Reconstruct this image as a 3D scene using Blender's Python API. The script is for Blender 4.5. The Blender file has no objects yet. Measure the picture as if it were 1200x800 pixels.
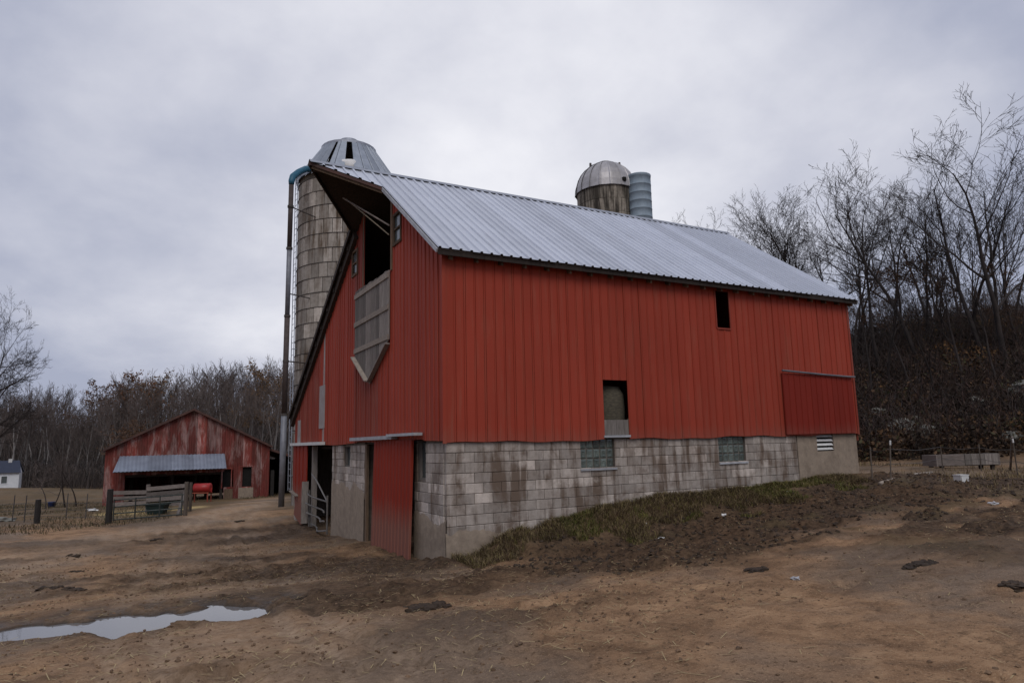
import bpy, math, random
import numpy as np
random.seed(7); RNG = np.random.default_rng(11)
scn = bpy.context.scene
col = scn.collection

# ------------------------------------------------------------------ camera
C0 = np.array([-5.312, -12.534, -0.032])
YAW, PIT, ROL = [math.radians(a) for a in (61.209, 8.389, 1.288)]
FPX = 800.0
F = np.array([math.cos(YAW)*math.cos(PIT), math.sin(YAW)*math.cos(PIT), math.sin(PIT)])
_R = np.array([math.sin(YAW), -math.cos(YAW), 0.0]); _U = np.cross(_R, F)
RT = math.cos(ROL)*_R - math.sin(ROL)*_U
UP = math.sin(ROL)*_R + math.cos(ROL)*_U
from mathutils import Matrix, Vector
cam = bpy.data.cameras.new('camera'); camo = bpy.data.objects.new('camera', cam); col.objects.link(camo)
cam.sensor_width = 36.0; cam.lens = 24.0; cam.clip_start = 0.1; cam.clip_end = 3000
M = Matrix(((RT[0], UP[0], -F[0], C0[0]), (RT[1], UP[1], -F[1], C0[1]), (RT[2], UP[2], -F[2], C0[2]), (0, 0, 0, 1)))
camo.matrix_world = M
scn.camera = camo

# ------------------------------------------------------------------ sky, sun, exposure
SUN_EL, SUN_AZ = math.radians(48), math.radians(250)        # azimuth counted from +X towards +Y
world = bpy.data.worlds.new('World'); scn.world = world; world.use_nodes = True
wn = world.node_tree.nodes; wl = world.node_tree.links
wn.clear()
def wnode(t, **k):
    n = wn.new(t)
    for a, b in k.items(): setattr(n, a, b)
    return n
sky = wnode('ShaderNodeTexSky', sky_type='NISHITA', sun_disc=False)
sky.sun_elevation = SUN_EL; sky.sun_rotation = math.pi/2 - SUN_AZ; sky.dust_density = 3
tc = wnode('ShaderNodeTexCoord')
sep = wnode('ShaderNodeSeparateXYZ'); wl.new(tc.outputs['Generated'], sep.inputs[0])
def wmath(op, a, b=None):
    n = wnode('ShaderNodeMath', operation=op)
    for i, s in enumerate((a, b)):
        if s is None: continue
        if isinstance(s, (int, float)): n.inputs[i].default_value = s
        else: wl.new(s, n.inputs[i])
    return n.outputs[0]
zz = wmath('ADD', wmath('MAXIMUM', sep.outputs[2], 0.0), 0.45)
cmb = wnode('ShaderNodeCombineXYZ')
wl.new(wmath('DIVIDE', sep.outputs[0], zz), cmb.inputs[0]); wl.new(wmath('DIVIDE', sep.outputs[1], zz), cmb.inputs[1])
cmb.inputs[2].default_value = 3.6
n1 = wnode('ShaderNodeTexNoise'); n1.inputs['Scale'].default_value = 1.15; n1.inputs['Detail'].default_value = 6; n1.inputs['Roughness'].default_value = .48; n1.inputs['Distortion'].default_value = .1
wl.new(cmb.outputs[0], n1.inputs['Vector'])
rmp = wnode('ShaderNodeValToRGB'); 
n2 = wnode('ShaderNodeTexNoise'); n2.inputs['Scale'].default_value = 3.4; n2.inputs['Detail'].default_value = 7; n2.inputs['Roughness'].default_value = .55; n2.inputs['Distortion'].default_value = .15
wl.new(cmb.outputs[0], n2.inputs['Vector'])
vd = wnode('ShaderNodeVectorMath', operation='DOT_PRODUCT'); wl.new(tc.outputs['Generated'], vd.inputs[0])      # thinner cloud above the barn
bd_ = F + RT*(10/FPX) + UP*(300/FPX); bd_ = bd_/np.linalg.norm(bd_); vd.inputs[1].default_value = tuple(bd_)
thin = wmath('MULTIPLY', wmath('SUBTRACT', vd.outputs['Value'], .88), 1.35)
wl.new(wmath('ADD', wmath('ADD', n1.outputs['Fac'], wmath('MULTIPLY', wmath('SUBTRACT', n2.outputs['Fac'], .5), .46)), thin), rmp.inputs[0])
e = rmp.color_ramp.elements
e[0].position = .34; e[0].color = (.415, .447, .575, 1)
e[1].position = .80; e[1].color = (.98, .98, 1.03, 1)
m = e.new(.55); m.color = (.66, .675, .77, 1)
bg1 = wnode('ShaderNodeBackground'); wl.new(rmp.outputs[0], bg1.inputs[0]); bg1.inputs[1].default_value = 0.98
bg2 = wnode('ShaderNodeBackground'); wl.new(sky.outputs[0], bg2.inputs[0]); bg2.inputs[1].default_value = 0.06
mx = wnode('ShaderNodeMixShader'); mx.inputs[0].default_value = .06
wl.new(bg1.outputs[0], mx.inputs[1]); wl.new(bg2.outputs[0], mx.inputs[2])
wo = wnode('ShaderNodeOutputWorld'); wl.new(mx.outputs[0], wo.inputs[0])
sl = bpy.data.lights.new('sun', 'SUN'); sl.energy = 1.3; sl.angle = math.radians(35); sl.color = (1, .97, .93)
so = bpy.data.objects.new('sun', sl); col.objects.link(so)
sd = Vector((math.cos(SUN_EL)*math.cos(SUN_AZ), math.cos(SUN_EL)*math.sin(SUN_AZ), math.sin(SUN_EL)))
so.rotation_euler = sd.to_track_quat('Z', 'Y').to_euler(); so.location = sd*80
scn.view_settings.view_transform = 'Standard'; scn.view_settings.look = 'None'
scn.view_settings.exposure = 0.0; scn.view_settings.gamma = 1.0; scn.view_settings.use_curve_mapping = False
scn.render.engine = 'CYCLES'

# ------------------------------------------------------------------ mesh helpers
def fast_mesh(name, V, FS, smooth=False):
    me = bpy.data.meshes.new(name)
    V = np.asarray(V, np.float32)
    tot = np.concatenate([np.full(len(f), f.shape[1], np.int32) for f in FS])
    li = np.concatenate([f.reshape(-1) for f in FS]).astype(np.int32)
    st = np.concatenate([[0], np.cumsum(tot)[:-1]]).astype(np.int32)
    me.vertices.add(len(V)); me.vertices.foreach_set('co', V.reshape(-1))
    me.loops.add(len(li)); me.loops.foreach_set('vertex_index', li)
    me.polygons.add(len(tot)); me.polygons.foreach_set('loop_start', st); me.polygons.foreach_set('loop_total', tot)
    me.polygons.foreach_set('use_smooth', np.full(len(tot), bool(smooth)))
    me.update(calc_edges=True); me.validate()
    return me
ORG = {}
def org(o): return ORG.get(o.name, np.zeros(3)) if o else np.zeros(3)
BOXF = np.array([[0,3,2,1],[4,5,6,7],[0,1,5,4],[1,2,6,5],[2,3,7,6],[3,0,4,7]])
class MB:
    def __init__(s, T=None): s.V = []; s.F = {}; s.n = 0; s.T = T; s.C = []
    def add(s, V, Fs, c=None):
        V = np.asarray(V, float).reshape(-1, 3)
        if s.T is not None: V = s.T(V)
        if not isinstance(Fs, list): Fs = [Fs]
        for f in Fs:
            f = np.asarray(f, int)
            if f.ndim == 1: f = f[None]
            s.F.setdefault(f.shape[1], []).append(f + s.n)
        s.V.append(V); s.n += len(V)
        if c is not None: s.C.append(np.tile(np.array([*c, 1.0]), (len(V), 1)))
        return s
    def box(s, a, b):
        x0, y0, z0 = a; x1, y1, z1 = b
        return s.add([(x0,y0,z0),(x1,y0,z0),(x1,y1,z0),(x0,y1,z0),(x0,y0,z1),(x1,y0,z1),(x1,y1,z1),(x0,y1,z1)], BOXF)
    def beam(s, p, q, w, h, up=(0,0,1)):
        p = np.asarray(p, float); q = np.asarray(q, float); d = q-p; d /= np.linalg.norm(d)
        a = np.cross(d, up); a /= np.linalg.norm(a); b = np.cross(a, d)
        o = []
        for e_ in (p, q):
            for sx, sz in ((-1,-1),(1,-1),(1,1),(-1,1)): o.append(e_+a*sx*w/2+b*sz*h/2)
        return s.add(o, BOXF)
    def tube(s, pts, rad, n=8, caps=True):
        pts = np.asarray(pts, float); k = len(pts); rad = np.broadcast_to(np.asarray(rad, float), (k,))
        t = np.gradient(pts, axis=0); t /= np.linalg.norm(t, axis=1)[:, None]+1e-12
        ref = np.array([0,0,1.0]) if abs(t[0][2]) < .9 else np.array([1.0,0,0])
        a = np.cross(t, ref); a /= np.linalg.norm(a, axis=1)[:, None]+1e-12; b = np.cross(t, a)
        an = np.arange(n)*2*math.pi/n
        V = pts[:,None,:] + rad[:,None,None]*(np.cos(an)[None,:,None]*a[:,None,:] + np.sin(an)[None,:,None]*b[:,None,:])
        i = np.arange(k-1)[:,None]*n; j = np.arange(n)[None,:]; j2 = (j+1) % n
        Q = np.stack([i+j, i+j2, i+n+j2, i+n+j], -1).reshape(-1, 4)
        Fs = [Q]
        if caps: Fs += [np.arange(n)[::-1][None], (np.arange(n)+(k-1)*n)[None]]
        return s.add(V.reshape(-1,3), Fs)
    def lathe(s, prof, c, n=32, caps=False, a0=0, a1=2*math.pi):
        full = abs(a1-a0-2*math.pi) < 1e-6
        an = a0+(a1-a0)*np.arange(n if full else n+1)/n; m_ = len(an)
        V = [];
        for r, z in prof: V.append(np.stack([c[0]+r*np.cos(an), c[1]+r*np.sin(an), np.full(m_, c[2]+z)], -1))
        V = np.concatenate(V); k = len(prof)
        i = np.arange(k-1)[:,None]*m_; j = np.arange(n)[None,:]; j2 = (j+1) % m_
        Q = np.stack([i+j, i+j2, i+m_+j2, i+m_+j], -1).reshape(-1,4); Fs = [Q]
        if caps and full: Fs += [np.arange(n)[::-1][None], (np.arange(n)+(k-1)*n)[None]]
        return s.add(V, Fs)
    def prism(s, poly, d):           # planar polygon extruded by vector d
        P = np.asarray(poly, float); n = len(P)
        i = np.arange(n); j = (i+1) % n
        return s.add(np.concatenate([P, P+np.asarray(d, float)]), [i[::-1][None], (i+n)[None], np.stack([i, j, j+n, i+n], -1)])
    def build(s, name, mat, parent=None, smooth=False, origin=None, kind=None, label=None):
        V = np.concatenate(s.V); O = org(parent) if origin is None else np.asarray(origin, float)
        me = fast_mesh(name, V-O, [np.concatenate(v) for v in s.F.values()], smooth)
        if s.C:
            at = me.color_attributes.new('tint', 'FLOAT_COLOR', 'POINT')
            at.data.foreach_set('color', np.concatenate(s.C).astype(np.float32).reshape(-1))
        return put(name, me, mat, O, parent, kind, label)
def put(name, me, mat, O, parent=None, kind=None, label=None):
    o = bpy.data.objects.new(name, me)
    if mat and not me.materials: me.materials.append(MAT[mat])
    col.objects.link(o); o.location = np.asarray(O)-org(parent)
    if parent: o.parent = parent
    ORG[o.name] = np.asarray(O, float)
    if kind: o['kind'] = kind
    if label: o['label'] = label
    return o
def tag(o, label, cat, group=None):
    o['label'] = label; o['category'] = cat
    if group: o['group'] = group
    return o
def thing(name, label, cat, loc, group=None):
    o = bpy.data.objects.new(name, None); o.empty_display_size = .3
    col.objects.link(o); o.location = loc; ORG[o.name] = np.asarray(loc, float)
    return tag(o, label, cat, group)
def copy_tree(o, parent=None):
    c = o.copy(); col.objects.link(c); c.parent = parent
    for ch in o.children: copy_tree(ch, c)
    return c
class Frame:                          # local x right, y back, z up
    def __init__(s, o, ang, sx=1.0): s.sx = sx; s.o = np.asarray(o, float); s.x = np.array([math.cos(ang), math.sin(ang), 0]); s.y = np.array([-math.sin(ang), math.cos(ang), 0])
    def __call__(s, V): V = np.asarray(V, float); return s.o + V[...,:1]*s.sx*s.x + V[...,1:2]*s.y + V[...,2:3]*np.array([0,0,1.0])
def ico(sub=0):
    t = (1+5**.5)/2
    V = np.array([(-1,t,0),(1,t,0),(-1,-t,0),(1,-t,0),(0,-1,t),(0,1,t),(0,-1,-t),(0,1,-t),(t,0,-1),(t,0,1),(-t,0,-1),(-t,0,1)])
    Fc = np.array([(0,11,5),(0,5,1),(0,1,7),(0,7,10),(0,10,11),(1,5,9),(5,11,4),(11,10,2),(10,7,6),(7,1,8),(3,9,4),(3,4,2),(3,2,6),(3,6,8),(3,8,9),(4,9,5),(2,4,11),(6,2,10),(8,6,7),(9,8,1)])
    V = V/np.linalg.norm(V, axis=1)[:,None]
    for _ in range(sub):
        V = list(map(tuple, V)); cache = {}; nf = []
        def mid(a, b):
            k = (min(a,b), max(a,b))
            if k not in cache:
                p = (np.array(V[a])+np.array(V[b])); V.append(tuple(p/np.linalg.norm(p))); cache[k] = len(V)-1
            return cache[k]
        for a, b, c in Fc:
            ab, bc, ca = mid(a,b), mid(b,c), mid(c,a); nf += [(a,ab,ca),(b,bc,ab),(c,ca,bc),(ab,bc,ca)]
        Fc = np.array(nf); V = np.array(V)
    return V, Fc

# ------------------------------------------------------------------ noise and terrain
def hsh(ix, iy, s):
    h = (ix.astype(np.int64)*374761393 + iy.astype(np.int64)*668265263 + s*1442695041) & 0xffffffff
    h = ((h ^ (h >> 13))*1274126177) & 0xffffffff
    return ((h ^ (h >> 16)) & 0xffff)/65535.0
def vn(x, y, s=0):
    x = np.asarray(x, float); y = np.asarray(y, float)
    ix = np.floor(x); iy = np.floor(y); fx = x-ix; fy = y-iy; ix = ix.astype(np.int64); iy = iy.astype(np.int64)
    fx = fx*fx*(3-2*fx); fy = fy*fy*(3-2*fy)
    return (hsh(ix,iy,s)*(1-fx)+hsh(ix+1,iy,s)*fx)*(1-fy) + (hsh(ix,iy+1,s)*(1-fx)+hsh(ix+1,iy+1,s)*fx)*fy
def fbm(x, y, s=0, o=4):
    t = 0; a = .5; tot = 0
    for i in range(o):
        t = t + a*vn(np.asarray(x)*2**i, np.asarray(y)*2**i, s+i*17); tot += a; a *= .5
    return t/tot
def sstep(a, b, x): t = np.clip((np.asarray(x, float)-a)/(b-a), 0, 1); return t*t*(3-2*t)
def px(u, v, d): return C0 + d*(F + RT*(u-600)/FPX - UP*(v-400)/FPX)
ctl = [(-5.3,-12.5,-1.78),(-8,-8,-1.85),(-2,-9,-1.78),(3,-9,-1.62),(9,-8,-1.5),(-12,-16,-1.8),(-3,-20,-1.7),(6,-18,-1.6),
 (0,-.3,-2.3),(3,-.3,-2.15),(6,-.3,-1.85),(9.5,-.3,-1.45),(12.8,-.3,-1.15),(15,3,-1.2),
 (-.3,5.4,-2.52),(-.3,9,-2.72),(-.3,14.5,-2.75),(12.8,14.5,-1.6),(3.9,21.3,-2.7),(20,21,-1.0),(6,7,-2.2)]
ctl += [tuple(px(*a)) for a in [(1130,549,24),(1195,556,22),(1030,560,21),(1100,640,9.5),(0,640,20),(127,612,30),(43,613,29),(330,600,27),(300,590,35),(220,586,45),(120,592,45),(320,583,45),
 (10,571,90),(150,575,85),(300,572,80),(10,568,112),(150,568,112),(300,565,112),(10,520,170),(160,508,170),(320,500,170),
 (1020,537,32),(1110,538,31),(1200,540,30),(1020,460,43),(1110,445,43),(1200,430,43),(1020,400,58),(1110,385,58),(1200,380,58),
 (1020,420,95),(1150,410,95),(860,470,60),(860,430,85),(940,540,34),(940,440,58),(700,500,70),(700,480,110),(500,500,120)]]
for a in range(0, 360, 30): ctl.append((600*math.cos(math.radians(a)), 600*math.sin(math.radians(a)), 12.0))
ctl += [(-60,-60,-2),(60,-60,4),(0,-80,-1),(-60,0,-3)]
KC = np.array(ctl); TS = 50.0
def phi(r2): return np.where(r2 > 0, r2*np.log(np.maximum(r2, 1e-9)), 0)*.5
_X = KC[:,:2]/TS; _n = len(KC); _A = np.zeros((_n+3, _n+3))
_A[:_n,:_n] = phi(((_X[:,None]-_X[None])**2).sum(-1)) + np.eye(_n)*5e-4
_A[:_n,_n] = 1; _A[:_n,_n+1:] = _X; _A[_n,:_n] = 1; _A[_n+1:,:_n] = _X.T
TW = np.linalg.solve(_A, np.r_[KC[:,2], 0, 0, 0])
def H0(x, y):
    x = np.asarray(x, float)/TS; y = np.asarray(y, float)/TS; o = TW[-3]+TW[-2]*x+TW[-1]*y
    for i in range(_n): o = o + TW[i]*phi((x-_X[i,0])**2+(y-_X[i,1])**2)
    return o
def bank(x, y):                       # soil banked up against the block wall
    b = np.interp(x, [-.1,.5,1.5,3.5,5.2,8,11,12.6,13.4], [0,.06,.36,.60,.56,.30,.08,.05,0])
    w = 1.3+.5*fbm(x*.6, y*0+3, 5, 2)
    return b*(1-sstep(.1, w, -y))*np.where(y < .35, 1, 0)
def swath(x, y):                      # drier ground where vehicles pass
    return np.exp(-((y+7.4-.22*x+.8*(fbm(x*.3,y*.3,44,2)-.5))/2.0)**2)*(1-sstep(1.5,5.5,x))
def darkzone(x, y):                   # churned dark manure and mud
    t = -y + 1.3*(fbm(x*.5, y*.5, 31, 4)-.5)
    band = sstep(.5, 1.3, t)*(1-sstep(2.6+.07*x, 4.7+.07*x, t))*sstep(.0, 2.4, x)*(1-sstep(13, 18, x))*(.75+.6*fbm(x*.9, y*.9, 33, 3))
    gab = sstep(-7.5, -.8, x)*(1-sstep(-.2,.3,x))*sstep(-4.5, 0.5, y)*(1-sstep(12,17,y))
    frt = sstep(-4.5,-1.5,x)*(1-sstep(2,5,x))*sstep(-5.5,-2.5,y)*(1-sstep(-.6,.1,y))
    far_ = sstep(2.5,7.5,x+.9*(y+7))*sstep(-11,-8.5,y)*(1-sstep(-2,1,y))*.85
    pat = sstep(.40,.58,fbm(x*.55, y*.85, 41, 5))
    return np.clip(band + np.maximum(np.maximum(gab*(.30+.5*pat), frt*(.2+.5*pat)), far_*pat) + (.55*sstep(.46,.66,fbm(x*.42,y*.7,43,5))+.10)*(1-.7*swath(x,y)), 0, 1)
PUD = np.array([(-8.6,-2.3,.36),(-7.4,-2.1,.40),(-6.4,-2.0,.46),(-5.5,-2.05,.62),(-4.8,-2.15,.74),(-4.2,-2.3,.58),(-3.6,-2.5,.30)])
PUDZ = float(H0(-5.3,-2.1))-.045
def puddle(x, y):
    cy = np.interp(x, PUD[:,0], PUD[:,1]); w = np.interp(x, PUD[:,0], PUD[:,2], left=0, right=.05)
    d = np.abs(y-cy+.75*(fbm(x*1.3, y*1.3, 8, 4)-.5)) / np.maximum(w*(.40+1.3*fbm(x*2.8, y*2.8, 9, 4)), .02)
    return (1-sstep(.55, 1.35, d))*sstep(-9.6,-8.6,x)*(1-sstep(-3.5,-3.15,x))
def basin(x, y):                      # low rim that keeps the water in
    cy = np.interp(x, PUD[:,0], PUD[:,1]); return (1-sstep(1.5, 2.6, np.abs(y-cy)))*sstep(-11.2,-9.9,x)*(1-sstep(-2.6,-1.6,x))
def gp0(u, v):
    q_ = F + RT*(u-600)/FPX - UP*(v-400)/FPX
    ds = np.arange(2, 120, .1); P = C0[None]+ds[:,None]*q_
    return P[np.argmax(P[:,2] < H0(P[:,0], P[:,1]))][:2]
def smooth_path(pxs):
    P = np.array([gp0(*q_) for q_ in pxs]); t_ = np.linspace(0, 1, len(P)); tt_ = np.linspace(0, 1, 26)
    for _ in range(2): P = np.concatenate([P[:1], np.stack([.75*P[:-1]+.25*P[1:], .25*P[:-1]+.75*P[1:]], 1).reshape(-1,2), P[-1:]])
    return P
TRACKS = [smooth_path([(318,584),(285,594),(220,610),(140,630),(40,652),(-80,690)]), smooth_path([(285,594),(250,620),(235,660),(260,720),(330,800)]), smooth_path([(1250,640),(1050,660),(820,700),(560,735),(300,765),(100,800)])]
def pdist(x, y, P):                    # signed distance to a polyline
    best = np.full(np.shape(x), 1e9); sg = np.zeros(np.shape(x))
    for a_, b_ in zip(P[:-1], P[1:]):
        d_ = b_-a_; L2 = d_@d_
        t_ = np.clip(((x-a_[0])*d_[0]+(y-a_[1])*d_[1])/L2, 0, 1); ex = x-a_[0]-t_*d_[0]; ey = y-a_[1]-t_*d_[1]
        q_ = ex*ex+ey*ey; m_ = q_ < best; best = np.where(m_, q_, best); sg = np.where(m_, np.sign(d_[0]*ey-d_[1]*ex), sg)
    return np.sqrt(best)*sg
def ruts(x, y):                       # wheel ruts of the track towards the old barn
    x = np.asarray(x, float); y = np.asarray(y, float); o = np.zeros(np.shape(x)); rd_ = np.zeros(np.shape(x))
    wv_ = .25*(fbm(x*.45, y*.45, 15, 2)-.5)
    for k_, P in enumerate(TRACKS):
        d_ = pdist(x, y, P)+wv_
        for off in ((-1.25,-.8,.55,.95) if k_ < 2 else (-.8,.75)):
            e_ = (d_-off)/.13; o = o + (np.exp(-e_*e_) - .45*np.exp(-((np.abs(e_)-2.0)/.8)**2))*(1.0 if k_ < 2 else .55)
        if k_ < 2: rd_ = np.maximum(rd_, np.exp(-(d_/1.7)**4))
    return o*(.35+.9*fbm(x*.6, y*.6, 16, 2)), rd_
def gz(x, y):
    x = np.asarray(x, float); y = np.asarray(y, float)
    h = H0(x, y) + bank(x, y)
    near = 1-sstep(22, 45, np.hypot(x-C0[0], y-C0[1]))
    dk = darkzone(x, y); rt, rd = ruts(x, y)
    tramp = sstep(.40,.62,fbm(x*.33,y*.33,3,3))
    det = .03*(fbm(x*.6, y*.6, 1, 3)-.5) + (.012+.022*tramp)*(fbm(x*2.6, y*2.6, 2, 3)-.5)
    rg_ = 1-np.abs(2*vn(x*5.3, y*5.3, 12)-1); r2_ = 1-np.abs(2*vn(x*11.0+7, y*11.0, 13)-1)
    det = det + (.006+.026*tramp)*(rg_*rg_-.4) + (.005+.012*tramp)*(r2_-.5)
    det = det + dk*(.26*(fbm(x*1.7, y*1.7, 21, 5)-.45) + .22*np.maximum(0, fbm(x*4.2, y*4.2, 22, 3)-.52))
    hoof = (np.maximum(0, vn(x*4.3, y*4.3, 77)-.72)*.30 + np.maximum(0, vn(x*6.7+3, y*6.7, 79)-.74)*.20)*sstep(.38,.55,fbm(x*.35,y*.35,78,2))
    h = h + near*(det - .032*rt - hoof)
    p = puddle(x, y); bs = basin(x, y)
    h = h*(1-bs) + np.maximum(h, PUDZ+.022+.05*(fbm(x*3.4,y*3.4,98,3)-.42))*bs
    return h*(1-p*.92) + (PUDZ+.035-.095*p + .15*(fbm(x*3.4,y*4.6,99,5)-.5))*p*.92
def gpt(x, y): return np.array([x, y, float(gz(x, y))])
def gp(u, v):
    r = F + RT*(u-600)/FPX - UP*(v-400)/FPX
    ds = np.arange(2, 240, .08); P = C0[None]+ds[:,None]*r
    k = np.argmax(P[:,2] < H0(P[:,0], P[:,1])+bank(P[:,0], P[:,1]))
    return gpt(P[k][0], P[k][1])
def ud(u, d):                          # ground point on the vertical plane of column u at forward depth d
    p = px(u, 510, d); return gpt(p[0], p[1])

# ------------------------------------------------------------------ materials
MAT = {}
class NT:
    def __init__(s, name):
        s.m = bpy.data.materials.new(name); s.m.use_nodes = True; s.t = s.m.node_tree; s.t.nodes.clear()
        s.o = s.n('ShaderNodeOutputMaterial'); s.b = s.n('ShaderNodeBsdfPrincipled'); s.l(s.b.outputs[0], s.o.inputs[0]); MAT[name] = s.m
    def n(s, t, **k):
        n = s.t.nodes.new(t)
        for a, b in k.items(): setattr(n, a, b)
        return n
    def l(s, a, b): s.t.links.new(a, b)
    def setv(s, sock, v):
        if hasattr(v, 'is_linked') or hasattr(v, 'links'): s.l(v, sock)
        else: sock.default_value = (*v, 1) if isinstance(v, tuple) and len(v) == 3 and sock.type == 'RGBA' else v
    def pos(s): return s.n('ShaderNodeNewGeometry').outputs['Position']
    def objc(s): return s.n('ShaderNodeTexCoord').outputs['Object']
    def mapv(s, v, sc): n = s.n('ShaderNodeMapping'); s.l(v, n.inputs[0]); n.inputs['Scale'].default_value = sc; return n.outputs[0]
    def noise(s, v, scale, detail=4, rough=.55, dist=0):
        n = s.n('ShaderNodeTexNoise'); s.l(v, n.inputs['Vector']); n.inputs['Scale'].default_value = scale; n.inputs['Detail'].default_value = detail
        n.inputs['Roughness'].default_value = rough; n.inputs['Distortion'].default_value = dist; return n.outputs['Fac']
    def ramp(s, f, *stops):
        n = s.n('ShaderNodeValToRGB'); s.l(f, n.inputs[0]); el = n.color_ramp.elements
        for i, (p, c) in enumerate(stops):
            q = el[i] if i < 2 else el.new(p)
            q.position = p; q.color = (*c, 1) if isinstance(c, tuple) else (c, c, c, 1)
        return n.outputs[0]
    def mix(s, f, a, b, mode='MIX'):
        n = s.n('ShaderNodeMix', data_type='RGBA', blend_type=mode); s.setv(n.inputs[0], f); s.setv(n.inputs[6], a); s.setv(n.inputs[7], b); return n.outputs[2]
    def math(s, op, a, b=0.0):
        n = s.n('ShaderNodeMath', operation=op); s.setv(n.inputs[0], a); s.setv(n.inputs[1], b); return n.outputs[0]
    def rnd(s): return s.n('ShaderNodeObjectInfo').outputs['Random']
    def fin(s, colr, rough=.8, metal=0.0, bump=None, bs=.3, bd=.02, spec=.4):
        s.setv(s.b.inputs['Base Color'], colr); s.setv(s.b.inputs['Roughness'], rough); s.setv(s.b.inputs['Metallic'], metal)
        s.b.inputs['Specular IOR Level'].default_value = spec
        if bump is not None:
            n = s.n('ShaderNodeBump'); n.inputs['Strength'].default_value = bs; n.inputs['Distance'].default_value = bd; s.l(bump, n.inputs['Height']); s.l(n.outputs[0], s.b.inputs['Normal'])
        return s.m
def simple(name, c, c2=None, scale=6, rough=.75, metal=0.0, stretch=(1,1,1), objrand=.25, bs=.3, spec=.35):
    t = NT(name); v = t.mapv(t.pos(), stretch); f = t.noise(v, scale, 5, .6)
    c2 = c2 or tuple(a*.6 for a in c)
    k = t.ramp(f, (.3, c2), (.72, c))
    if objrand: k = t.mix(1.0, k, t.ramp(t.rnd(), (0, 1-objrand), (1, 1+objrand*.6)), 'MULTIPLY')
    return t.fin(k, rough, metal, f, bs, .01, spec)
# painted red steel: faded and dusty in places
def red_steel(name, c, fade, amt, z0=0.0, wear=.38):
    t = NT(name); p = t.pos()
    f1 = t.noise(p, .55, 5, .6); f2 = t.noise(t.mapv(p, (9, 9, .7)), 1.0, 5, .65)
    k = t.mix(t.ramp(f1, (.35, 0.0), (.75, 1.0)), c, tuple(a*1.14 for a in c))
    k = t.mix(t.math('MULTIPLY', t.ramp(f2, (.5, 0.0), (.8, 1.0)), amt), k, fade)
    k = t.mix(1.0, k, t.ramp(t.rnd(), (0, .93), (1, 1.05)), 'MULTIPLY')
    sp = t.n('ShaderNodeSeparateXYZ'); t.l(p, sp.inputs[0])
    low = t.math('MULTIPLY', t.ramp(t.math('ADD', t.math('MULTIPLY', t.math('SUBTRACT', sp.outputs[2], z0), -.9), t.math('MULTIPLY', f2, .55)), (.0, 0.0), (.55, 1.0)), wear)
    k = t.mix(low, k, (.20, .125, .095))
    return t.fin(k, t.ramp(f2, (.3, .5), (.8, .68)), 0, f2, .05, .01, .09)
red_steel('red_steel', (.285, .046, .027), (.27, .105, .070), .5)
red_steel('red_steel_dark', (.185, .022, .014), (.22, .05, .036), .25)
red_steel('red_steel_grey', (.215, .042, .027), (.30, .17, .13), .5)
red_steel('red_door', (.215, .027, .015), (.24, .07, .05), .35, -1.55, .6)
# roof sheets: dull galvanised
t = NT('roof_steel'); p = t.pos(); f = t.noise(p, 1.3, 6, .65); f2 = t.noise(p, 14, 3)
k = t.ramp(f, (.35, (.60,.62,.67)), (.65, (.66,.68,.73)))
k = t.mix(1.0, k, t.ramp(t.rnd(), (0, .84), (1, 1.08)), 'MULTIPLY'); k = t.mix(t.math('MULTIPLY', t.ramp(t.noise(t.mapv(p, (3,.5,.5)), 1.6, 6, .7), (.58, 0.0), (.72, .25)), 1.0), k, (.30,.28,.27)); t.fin(k, t.ramp(f2, (.3, .34), (.7, .5)), .6, f2, .04, .01, .5)
simple('roof_cap', (.34,.36,.40), (.24,.25,.28), 3, .5, .5)
# old barn: rusty red sheet
t = NT('rusty_red'); p = t.pos(); f = t.noise(t.mapv(p, (2.2, 2.2, .5)), 1.0, 6, .7, .4); f2 = t.noise(t.mapv(p, (1, 1, .25)), 4.5, 5, .7)
k = t.ramp(f, (.32, (.14,.019,.013)), (.49, (.19,.036,.026)), (.60, (.34,.20,.18)))
k = t.mix(t.ramp(f2, (.45, 0.0), (.72, .75)), k, (.075,.026,.016))
k = t.mix(1.0, k, t.ramp(t.rnd(), (0, .62), (.6, 1.0), (1, 1.45)), 'MULTIPLY'); t.fin(k, .75, 0, f2, .15)
simple('awning_steel', (.27,.30,.36), (.20,.22,.27), 2, .5, .3)
simple('rust_roof', (.11,.05,.038), (.06,.035,.03), 2, .8)
# weathered wood
def wood(name, c, c2, st=(1,1,1), sc=5):
    t = NT(name); v = t.mapv(t.pos(), st); f = t.noise(v, sc, 6, .65, .2)
    k = t.ramp(f, (.28, c2), (.7, c)); k = t.mix(1.0, k, t.ramp(t.rnd(), (0, .55), (1, 1.25)), 'MULTIPLY'); t.fin(k, .85, 0, f, .5, .01, .2)
wood('grey_wood', (.30,.265,.235), (.13,.11,.098), (6,6,.5)); wood('pale_wood', (.42,.36,.30), (.22,.18,.15), (3,3,3)); wood('dark_wood', (.055,.042,.035), (.025,.02,.017), (4,4,1)); wood('post_wood', (.13,.105,.085), (.05,.04,.033), (8,8,.7))
wood('brown_wood', (.17,.115,.075), (.075,.05,.034), (6,6,.6)); wood('fence_wood', (.22,.185,.165), (.10,.083,.073), (1,1,5)); wood('black_post', (.030,.026,.024), (.014,.012,.011), (6,6,1))
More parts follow.
